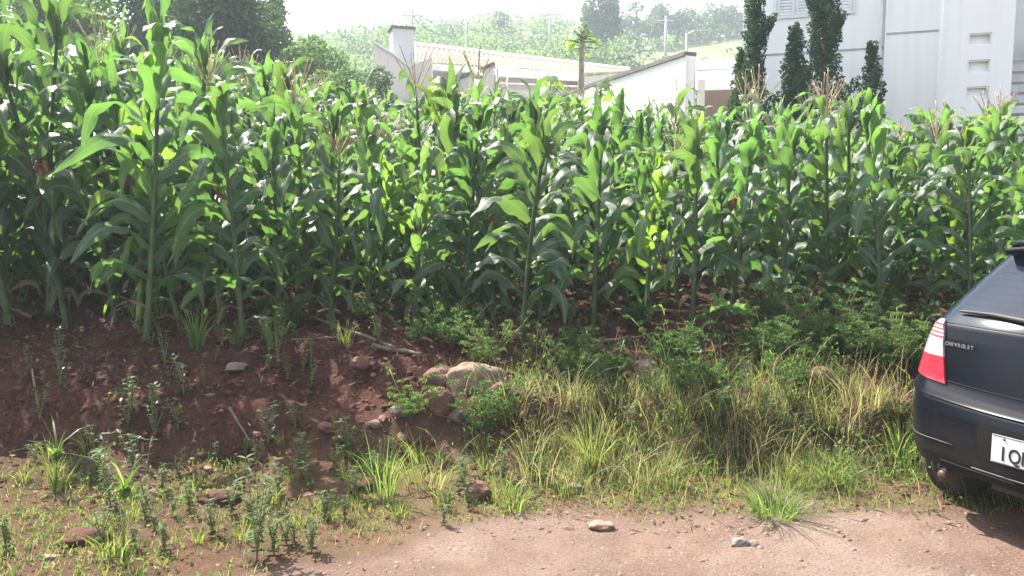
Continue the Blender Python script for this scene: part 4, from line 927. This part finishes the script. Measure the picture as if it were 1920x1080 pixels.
# many further weeds of a few kinds, each its own copy
kinds = [[stem_weed(.24, 40 + i, 'weed', .06, .018, 4, 6) for i in range(5)], [stem_weed(.17, 50 + i, 'weed_l', .05, .013, 6, 5) for i in range(5)], [feather_weed(.28, 60 + i, 'weed', 8) for i in range(3)], [tuft(.17, 40, 70 + i, 'grass', .005, .9) for i in range(3)], [tuft(.30, 34, 75 + i, 'grass_y', .0035, 1.0, "dry_grass_tuft", .12) for i in range(3)]]
kl = [("dark lance-leaved weed", "weed", "dark lance-leaved weeds"), ("pale lance-leaved weed", "weed", "pale lance-leaved weeds"), ("small dark ragweed", "weed", "small ragweeds"), ("small green grass tuft", "grass tuft", "small green grass tufts"), ("straw-coloured dry grass tuft", "grass tuft", "dry grass tufts")]
zones = [(0, 34, (20, 850), (600, 900), "on the shaded left slope"), (0, 22, (1250, 1720), (600, 860), "on the right bank near the car"), (1, 44, (0, 900), (860, 1060), "along the front left verge"), (1, 22, (900, 1700), (760, 930), "in the right verge grass"),
 (2, 16, (780, 1300), (590, 760), "around the large rocks"), (2, 24, (1180, 1740), (580, 770), "on the right bank top"), (3, 26, (0, 850), (840, 1050), "at the front left"), (3, 28, (880, 1740), (780, 960), "in the right verge"), (4, 48, (930, 1740), (740, 920), "in the right verge"),
 (3, 10, (200, 1000), (560, 680), "between the front maize stalks"), (2, 20, (250, 1200), (520, 620), "between the front maize stalks"), (0, 10, (600, 1200), (560, 700), "between rocks and front maize")]
for k, n, (xa, xb_), (ya, yb), wh in zones:
    for i in range(n):
        px = rnd.uniform(xa, xb_); py = rnd.uniform(ya, yb); q_ = G(px, py)
        if q_.y < edgeY(q_.x) + .1 or (abs(px - 1210) < 60 and 690 < py < 800) or (abs(px - 870) < 70 and 690 < py < 850): continue
        o = copy_tree(rnd.choice(kinds[k])); l, c, g_ = kl[k]; put(o, px, py, l + " " + wh, c, g_ + " " + wh, rnd.uniform(.6, 1.25))
for L_ in kinds:
    for o in L_: delete_tree(o)
# ---------------------------------------------------------------- the black hatchback
CT = math.radians(63)                   # the rear faces this far round from straight at us
M['paint'] = mat("black_car_paint", (.004, .005, .009), (.006, .007, .012), 2.5, .16, spec=.16)
_t = M['paint'].node_tree; _N = _t.nodes; _L = _t.links; _b = _N['Principled BSDF']; _tc = _N.new('ShaderNodeTexCoord'); _sp = _N.new('ShaderNodeSeparateXYZ'); _L.new(_tc.outputs['Object'], _sp.inputs[0])
_mr = _N.new('ShaderNodeMapRange'); _mr.inputs[1].default_value = .62; _mr.inputs[2].default_value = .28; _L.new(_sp.outputs[2], _mr.inputs[0]); _n = _N.new('ShaderNodeTexNoise'); _n.inputs['Scale'].default_value = 14; _n.inputs['Detail'].default_value = 8; _L.new(_tc.outputs['Object'], _n.inputs['Vector'])
_mu = _N.new('ShaderNodeMath'); _mu.operation = 'MULTIPLY'; _L.new(_mr.outputs[0], _mu.inputs[0]); _L.new(_n.outputs[0], _mu.inputs[1]); _mx = _N.new('ShaderNodeMix'); _mx.data_type = 'RGBA'; _mx.inputs[7].default_value = (.035, .028, .024, 1); _L.new(_b.inputs['Base Color'].links[0].from_socket, _mx.inputs[6]); _L.new(_mu.outputs[0], _mx.inputs[0]); _L.new(_mx.outputs[2], _b.inputs['Base Color'])
_rr = _N.new('ShaderNodeMapRange'); _rr.inputs[3].default_value = .24; _rr.inputs[4].default_value = .7; _L.new(_mu.outputs[0], _rr.inputs[0]); _L.new(_rr.outputs[0], _b.inputs['Roughness'])
M['dust'] = mat("dusty_black_plastic", (.03, .028, .028), (.06, .05, .045), 8, .6)
M['seam'] = mat("panel_gap", (.002, .002, .002), None, 3, .8)
M['glass'] = mat("tinted_car_glass", (.012, .02, .036), None, 3, .08, spec=.14)
M['tyre'] = mat("dusty_tyre", (.035, .032, .03), (.07, .058, .05), 6, .85)
M['rim'] = mat("alloy_rim", (.5, .5, .52), None, 3, .3, metal=.9)
M['lampred'] = mat("red_lamp_plastic", (.34, .03, .05), (.28, .02, .04), 30, .15, spec=.7, coat=.6)
M['lampclear'] = mat("clear_lamp_plastic", (.36, .33, .34), (.27, .24, .26), 60, .12, spec=.7, coat=.6)
M['lamppink'] = mat("pink_lamp_plastic", (.4, .06, .09), (.3, .05, .07), 60, .15, spec=.7, coat=.6)
M['plate'] = mat("number_plate_enamel", (.62, .64, .66), (.5, .51, .52), 40, .4)
M['ink'] = mat("plate_lettering", (.02, .02, .025), None, 3, .5)
M['chrome'] = mat("chrome", (.7, .7, .72), None, 3, .15, metal=1.)
M['badge'] = mat('silver_badge', (.2, .2, .21), None, 3, .4, spec=.6)
M['rust'] = mat("rusty_exhaust", (.09, .07, .06), (.16, .09, .06), 25, .6, metal=.5)
zk = [.29, .31, .37, .46, .58, .66, .705, .735, .76, .86, .94, 1.00, 1.05, 1.12, 1.22, 1.32, 1.385, 1.41, 1.425, 1.455, 1.47]
rear = [.10, .03, .01, .00, .00, .015, .036, .058, .078, .104, .124, .145, .185, .262, .37, .475, .54, .44, .44, .62, 1.1]
hw = [.78, .815, .83, .835, .84, .84, .835, .83, .828, .81, .79, .77, .742, .712, .662, .612, .577, .57, .56, .51, .28]
front = [3.86, 3.92, 3.95, 3.95, 3.94, 3.92, 3.86, 3.82, 3.78, 3.45, 3.05, 2.80, 2.68, 2.56, 2.38, 2.20, 2.08, 2.02, 1.98, 1.90, 1.5]
rr_ = [.26, .26, .26, .26, .25, .25, .24, .22, .21, .20, .19, .18, .17, .16, .15, .15, .15, .15, .15, .2, .15]
def car_pt(q, z, off=0.0):
    """q in [-3,3]: 0..1 rear centre to corner start, 1..2 round the corner, 2..3 along the side; + is the left (far) side"""
    R = np.interp(z, zk, rear); Wh = np.interp(z, zk, hw); rv = np.interp(z, zk, rr_); ru = rv * 1.55; sg = 1 if q >= 0 else -1; q = abs(q); bow = .055
    vs = Wh - rv; us = R + bow
    if q <= 1: v = vs * q; u = R + bow * q * q
    elif q <= 2:
        a = (q - 1) * math.pi / 2; v = vs + rv * math.sin(a); u = us + ru * (1 - math.cos(a))
        k = 1 - (q - 1); u += 0
    else:
        Fz = np.interp(z, zk, front); ff = Fz - .35; v = Wh; u = us + ru + (q - 2) * (ff - us - ru); v += .0
    dip = .06 * math.exp(-((z - .72) / .085) ** 2) * max(0, 1 - (q / 1.6) ** 2)
    p = Vector((v * sg, u, z - dip))
    if off:
        e = .01; a = car_pt(sg * (q + e) if q < 2.9 else sg * (q - e), z); b_ = car_pt(sg * q, min(z + e, 1.46)); t1 = (a - p) if q < 2.9 else (p - a); t2 = b_ - p; n = t1.cross(t2); n.normalize()
        c = Vector((0, 1.6, z)); n = n if n.dot(p - c) > 0 else -n; p = p + n * off
    return p
# local axes: x = to the left side of the car, y = forward, z up.  World: mirror handled by the frame below
car = empty("parked_car", (0, 0, 0), 0, "black hatchback parked on the verge, seen from behind and cut by the right edge", "car")
qs = list(np.linspace(0, 1, 9)) + list(np.linspace(1, 2, 10)[1:]) + list(np.linspace(2, 3, 22)[1:])
zz = sorted(set([round(float(v), 4) for v in np.concatenate([np.linspace(.29, 1.47, 50), zk])]))
rings = []
for z in zz:
    half = [car_pt(q, z) for q in qs]; Fz = float(np.interp(z, zk, front)); Wh = float(np.interp(z, zk, hw))
    nose = [Vector((Wh * math.cos(a) ** .55 if a < math.pi / 2 - 1e-6 else 0, Fz - .35 + .35 * math.sin(a) ** .9, z)) for a in np.linspace(0, math.pi / 2, 9)[1:]]
    L_ = half + nose; R_ = [Vector((-p.x, p.y, p.z)) for p in L_[::-1][1:-1]]; rings.append(L_ + R_)
A = np.array([[tuple(p) for p in r] for r in rings]); nR, nC = A.shape[:2]
# crown of the roof and hood: raise the centre a little
bm = bmesh.new(); vs = [[bm.verts.new(A[i, j]) for j in range(nC)] for i in range(nR)]
for i in range(nR - 1):
    for j in range(nC): bm.faces.new((vs[i][j], vs[i][(j + 1) % nC], vs[i + 1][(j + 1) % nC], vs[i + 1][j]))
bm.faces.new(vs[0][::-1]); bm.faces.new(vs[-1]); bmesh.ops.recalc_face_normals(bm, faces=bm.faces)
me = bpy.data.meshes.new("body"); bm.to_mesh(me); bm.free(); body = bpy.data.objects.new("body", me); COL.objects.link(body); body.parent = car
me.materials.append(M['paint']); me.materials.append(M['seam'])
wheels = [(.72, .62), (-.72, .62), (.70, 3.17), (-.70, 3.17)]; WR = .30
cut = bmesh.new()
for vx_, uy in ((.72, .62), (-.72, .62), (.70, 3.17), (-.70, 3.17)):
    bmesh.ops.create_cone(cut, cap_ends=True, segments=40, radius1=.35, radius2=.35, depth=.42, matrix=Matrix.Translation((vx_ * 1.06, uy, .31)) @ Matrix.Rotation(math.pi / 2, 4, 'Y'))
cm = bpy.data.meshes.new("cut"); cut.to_mesh(cm); cut.free(); co = bpy.data.objects.new("cut", cm); COL.objects.link(co)
mo = body.modifiers.new("arches", 'BOOLEAN'); mo.operation = 'DIFFERENCE'; mo.object = co; mo.solver = 'EXACT'
dg = bpy.context.evaluated_depsgraph_get(); nm_ = bpy.data.meshes.new_from_object(body.evaluated_get(dg)); body.modifiers.clear(); body.data = nm_; bpy.data.objects.remove(co)
for f in body.data.polygons: f.use_smooth = True
try: body.data.set_sharp_from_angle(angle=math.radians(38))
except Exception: pass
def patch(name, q0, q1, z0, z1, m, off=.004, parent=car, nq=12, nz=8, shape=None, smooth=True, thick=True):
    """a panel that follows the skin of the car; shape(z_fraction) -> (q_left, q_right)"""
    A = np.zeros((nz + 1, nq + 1, 3)); B = A.copy()
    for i in range(nz + 1):
        t = i / nz; z = z0 + (z1 - z0) * t; a, c = shape(t) if shape else (q0, q1)
        for j in range(nq + 1): q = a + (c - a) * j / nq; A[i, j] = car_pt(q, z, off); B[i, j] = car_pt(q, z, -.004)
    b = MB(); b.grid(A)
    E = [(A[0], B[0]), (A[-1], B[-1]), (A[:, 0], B[:, 0]), (A[:, -1], B[:, -1])]
    for a, c in E: b.grid(np.stack([a, c], 0))
    return part(name, b, m, parent, smooth)
def seam(name, pts, r=.003, m='seam', parent=car, off=.0015):
    b = MB(); b.tube([car_pt(q, z, off) for q, z in pts], r, 5); return part(name, b, M[m], parent, True)
# tailgate glass with a frame
def gsh(t): return (-1.62 + .1 * t, 1.62 - .1 * t)
gl = patch("rear_window", 0, 0, 1.012, 1.375, M['glass'], .004, nq=30, nz=12, shape=gsh)
for s in (1, -1):                        # side windows
    patch("side_window", 2.04 * s, 2.40 * s, 1.03, 1.36, M['glass'], .004, nq=8); patch("side_window", 2.43 * s, 2.82 * s, 1.03, 1.36, M['glass'], .004, nq=8)
def wind(t):                             # windscreen
    return t
b = MB(); AA = []
for z in np.linspace(1.01, 1.38, 9):
    Fz = float(np.interp(z, zk, front)); Wh = float(np.interp(z, zk, hw)); row = []
    for a in np.linspace(.35, math.pi - .35, 21): row.append((Wh * math.copysign(abs(math.cos(a)) ** .55, math.cos(a)), Fz - .35 + .35 * math.sin(a) ** .9 + .005, z + .004))
    AA.append(row)
b.grid(np.array(AA)); part("windscreen", b, M['glass'], car, True)
# seams of the tailgate: bottom line above the bumper, sides, top of glass
seam("tailgate_seam", [(q, .765) for q in np.linspace(-1.42, 1.42, 25)]); 
for s in (1, -1): seam("tailgate_seam", [(s * q, z) for q, z in zip(np.linspace(1.42, 1.62, 10), np.linspace(.765, 1.03, 10))])
# heating lines on the glass
for k in range(9):
    z = 1.07 + k * .033; seam("heater_line", [(q, z) for q in np.linspace(-1.4, 1.4, 17)], .0003, 'seam', gl, .0042)
# spoiler
b = MB(); prof = [(-.0, 1.375), (-.11, 1.395), (-.12, 1.415), (-.02, 1.435), (.18, 1.445), (.2, 1.39)]
n = 21; A = np.zeros((n, len(prof) + 1, 3))
for i in range(n):
    v = -1 + 2 * i / (n - 1)
    for j, (u, z) in enumerate(prof + prof[:1]): A[i, j] = (v * .51 * (1 if j not in (1, 2) else .97), .50 + u + .10 * v * v, z - .03 * v * v)
b.grid(A); b.add(A[0, :-1], [tuple(range(len(prof)))]); b.add(A[-1, :-1], [tuple(range(len(prof)))]); part("spoiler", b, M['paint'], car, True)
# bumper crease, ledge, lower mesh and plate recess
seam("bumper_crease", [(q, .44 - .0 * abs(q)) for q in np.linspace(.75, 2.25, 16)], .0035, 'dust')
seam("bumper_crease", [(q, .44) for q in np.linspace(-2.25, -.75, 16)], .0035, 'dust')
patch("bumper_insert", -.9, .9, .31, .345, M['seam'], .006, nq=16, nz=3)
patch("bumper_ledge", -1.9, 1.9, .675, .70, M['paint'], .012, nq=36, nz=3)
lp = patch("number_plate_recess", -.50, .50, .41, .585, M['seam'], .002, nq=10, nz=4)
seam("lower_lip", [(q, .365) for q in np.linspace(-.55, .55, 21)], .005, 'dust', off=.012)
# tail lamps
def lamp(s):
    def edge(t):                         # t over the lamp height .735-1.0
        inner = .87 + .20 * t + .10 * max(0, t - .75) / .25; outer = 1.70 - .06 * t
        if t > .75: outer -= (t - .75) / .25 * .33
        return inner, outer
    z0, z1 = .75, 1.02; o = None
    def seg(name, ta, tb, m, par, off):
        def sh(t): a, c = edge(ta + (tb - ta) * t); return (s * a, s * c)
        return patch(name, 0, 0, z0 + (z1 - z0) * ta, z0 + (z1 - z0) * tb, m, off, par, 12, 6, sh)
    o = seg("tail_lamp", 0, .36, M['lampred'], car, .014)
    seg("clear_lens", .362, .66, M['lampclear'], o, .014); seg("upper_lens", .662, 1, M['lampclear'], o, .013)
    for k in range(4): seg("red_stripe", .69 + k * .07, .712 + k * .07, M['lamppink'], o, .0155)
    def sh(t): return (s * 1.42, s * 1.62)
    patch("indicator_bulb", 0, 0, .835, .875, M['lamppink'], .016, o, 5, 3, sh)
    return o
lamp(1); lamp(-1)
# door seams and handles on the sides, mirrors
for s in (1, -1):
    seam("door_seam", [(s * 2.41, z) for z in np.linspace(.35, 1.0, 8)]); seam("door_seam", [(s * 2.84, z) for z in np.linspace(.35, 1.0, 8)]); seam("door_seam", [(s * 2.14, z) for z in np.linspace(.62, 1.0, 8)])
    for q in (2.2, 2.5): patch("door_handle", s * q, s * (q + .05), .87, .9, M['paint'], .03, nq=3, nz=2)
    b = MB(); b.tube([(s * .78, 2.55, .98), (s * .86, 2.53, 1.0), (s * .98, 2.53, 1.01)], [.02, .075, .06], 10); part("mirror", b, M['paint'], car, True)
    b = MB(); b.tube([(s * .6, 3.80, .66), (s * .64, 3.86, .66)], [.1, .08], 12); part("headlight", b, M['lampclear'], car, True)
# number plate, letters, bolts
pn = car_pt(0, .535); PL = MB(); PY = -.012
PL.box(-.2, .2, PY - .003, PY, .43, .56); plate = part("number_plate", PL, M['plate'], car)
pb2 = MB(); pb2.box(-.196, .196, PY - .0045, PY - .0031, .432, .4345); pb2.box(-.196, .196, PY - .0045, PY - .0031, .5555, .558); part("plate_border", pb2, M['ink'], plate)
def text(s, size, M4, m, parent, name, depth=.0008, xs_=1., al='LEFT'):
    cu = bpy.data.curves.new(name, 'FONT'); cu.body = s; cu.size = size; cu.extrude = depth; cu.align_x = al; cu.offset = .02 * size; cu.space_character = 1.05
    t = bpy.data.objects.new(name, cu); COL.objects.link(t); d = bpy.context.evaluated_depsgraph_get(); m_ = bpy.data.meshes.new_from_object(t.evaluated_get(d)); bpy.data.objects.remove(t)
    m_.transform(Matrix.Diagonal((xs_, 1, 1, 1))); m_.transform(M4); m_.materials.append(m); o = bpy.data.objects.new(name, m_); COL.objects.link(o); o.parent = parent; return o
# seen from behind, reading goes from the car's left (+x) to its right: rotate text so its +x is local -x
TM = Matrix(((-1, 0, 0, 0), (0, 0, 1, 0), (0, 1, 0, 0), (0, 0, 0, 1)))
def tm(x, y, z): return Matrix.Translation((x, y, z)) @ Matrix(((-1, 0, 0, 0), (0, 0, -1, 0), (0, 1, 0, 0), (0, 0, 0, 1)))
for ch_, x in (("I", .152), ("Q", .118), ("I", .058)):
    t = text(ch_, .092, tm(x, PY - .0042, .447), M['ink'], plate, "plate_letter", xs_=.8)
b = MB()
for x in (.14, .02, -.14): b.tube([(x, PY - .001, .545), (x, PY - .007, .545)], .006, 8)
part("plate_bolt", b, M['rust'], plate)
# badge lettering, slightly spaced, follows the tailgate
bx = .60
for i, c in enumerate("CHEVROLET"):
    x = .585 - i * .0195; q = x / (float(np.interp(.905, zk, hw)) - float(np.interp(.905, zk, rr_))); p = car_pt(q, .905, .006)
    th = math.atan2(2 * .055 * q, .63); T4 = Matrix.Translation(p) @ Matrix.Rotation(th, 4, 'Z') @ Matrix(((-1, 0, 0, 0), (0, 0, -1, 0), (0, 1, 0, 0), (0, 0, 0, 1))); text(c, .025, T4, M['badge'], car, "badge_letter", .002, .95)
# wiper
b = MB(); P = [car_pt(q, z, .02) for q, z in ((0.0, 1.045), (.3, 1.055), (.65, 1.065), (.95, 1.062), (1.02, 1.06))]; b.tube(P, [.018, .013, .011, .008, .003], 6); part("rear_wiper", b, M['dust'], car, True)
# exhaust
b = MB(); ex = [Vector((.50, .06, .265)), Vector((.48, .25, .265)), Vector((.40, .6, .25)), Vector((.2, 1.2, .25))]; b.tube(ex, [.030, .030, .026, .024], 14, cap=False); b.tube([ex[0], ex[0] + Vector((0, .03, 0)), ex[1]], [.024, .024, .022], 14); part("exhaust_pipe", b, M['rust'], car, True)
b = MB(); b.box(-.5, .35, .25, .60, .21, .30); b.box(-.6, .6, .76, 3.0, .17, .24); b.tube([(-.62, .62, .27), (.62, .62, .27)], .03, 8); part("underbody", b, M['dust'], car)
# wheels
for k, (wx, wy) in enumerate(wheels):
    sgn = 1 if wx > 0 else -1; b = MB(); n = 72; prof = [(-.085, .19), (-.092, .25), (-.088, .285), (-.07, .3), (-.052, .302), (-.05, .293), (-.04, .293), (-.038, .302), (-.012, .303), (-.01, .293), (.0, .293), (.002, .303), (.03, .302), (.032, .293), (.042, .293), (.044, .302), (.07, .3), (.088, .285), (.092, .25), (.085, .19)]
    A = np.zeros((n + 1, len(prof), 3))
    for i in range(n + 1):
        a = 2 * math.pi * i / n
        for j, (x, r) in enumerate(prof): A[i, j] = (wx + x, wy + r * math.cos(a), .3 + r * math.sin(a))
    b.grid(A); w_ = bpy.data.objects.new("wheel", b.mesh("wheel", M['tyre'])); COL.objects.link(w_); w_.parent = car
    b = MB(); b.tube([(wx - sgn * .07, wy, .3), (wx + sgn * .05, wy, .3)], .195, 30)
    for s_ in range(5):
        a = s_ * 1.2566; b.tube([(wx + sgn * .07, wy, .3), (wx + sgn * .075, wy + .185 * math.cos(a), .3 + .185 * math.sin(a))], [.035, .022], 6)
    b.tube([(wx + sgn * .04, wy, .3), (wx + sgn * .085, wy, .3)], .045, 14); part("rim", b, M['rim'], w_, True)
# stand the car: local +x (left side) must point away along the rear line, local y forward
fw = Vector((math.sin(CT), math.cos(CT), 0)); lf = Vector((-math.cos(CT), math.sin(CT), 0))
edge_p = W(1862, 848, 3.80)              # left edge of the plate
o_ = edge_p - lf * .2 ; 
car.location = (o_.x, o_.y, 0.0)
car.matrix_world = Matrix(((lf.x, fw.x, 0, o_.x), (lf.y, fw.y, 0, o_.y), (0, 0, 1.045, -.01), (0, 0, 0, 1)))
# ---------------------------------------------------------------- haze in the air
HAZE = 0.0015
b = MB(); b.box(-260, 260, -12, 300, -45, 62); hm = bpy.data.materials.new("air_haze"); hm.use_nodes = True; t = hm.node_tree
for n_ in list(t.nodes):
    if n_.type == 'BSDF_PRINCIPLED': t.nodes.remove(n_)
pv = t.nodes.new("ShaderNodeVolumePrincipled"); pv.inputs["Color"].default_value = (.80, .90, 1, 1); pv.inputs["Density"].default_value = HAZE; pv.inputs["Anisotropy"].default_value = .2
t.links.new(pv.outputs[0], t.nodes["Material Output"].inputs["Volume"])
if HAZE: tag(b.build("haze", hm), "pale haze hanging in the air towards the hill", "haze", kind="stuff")
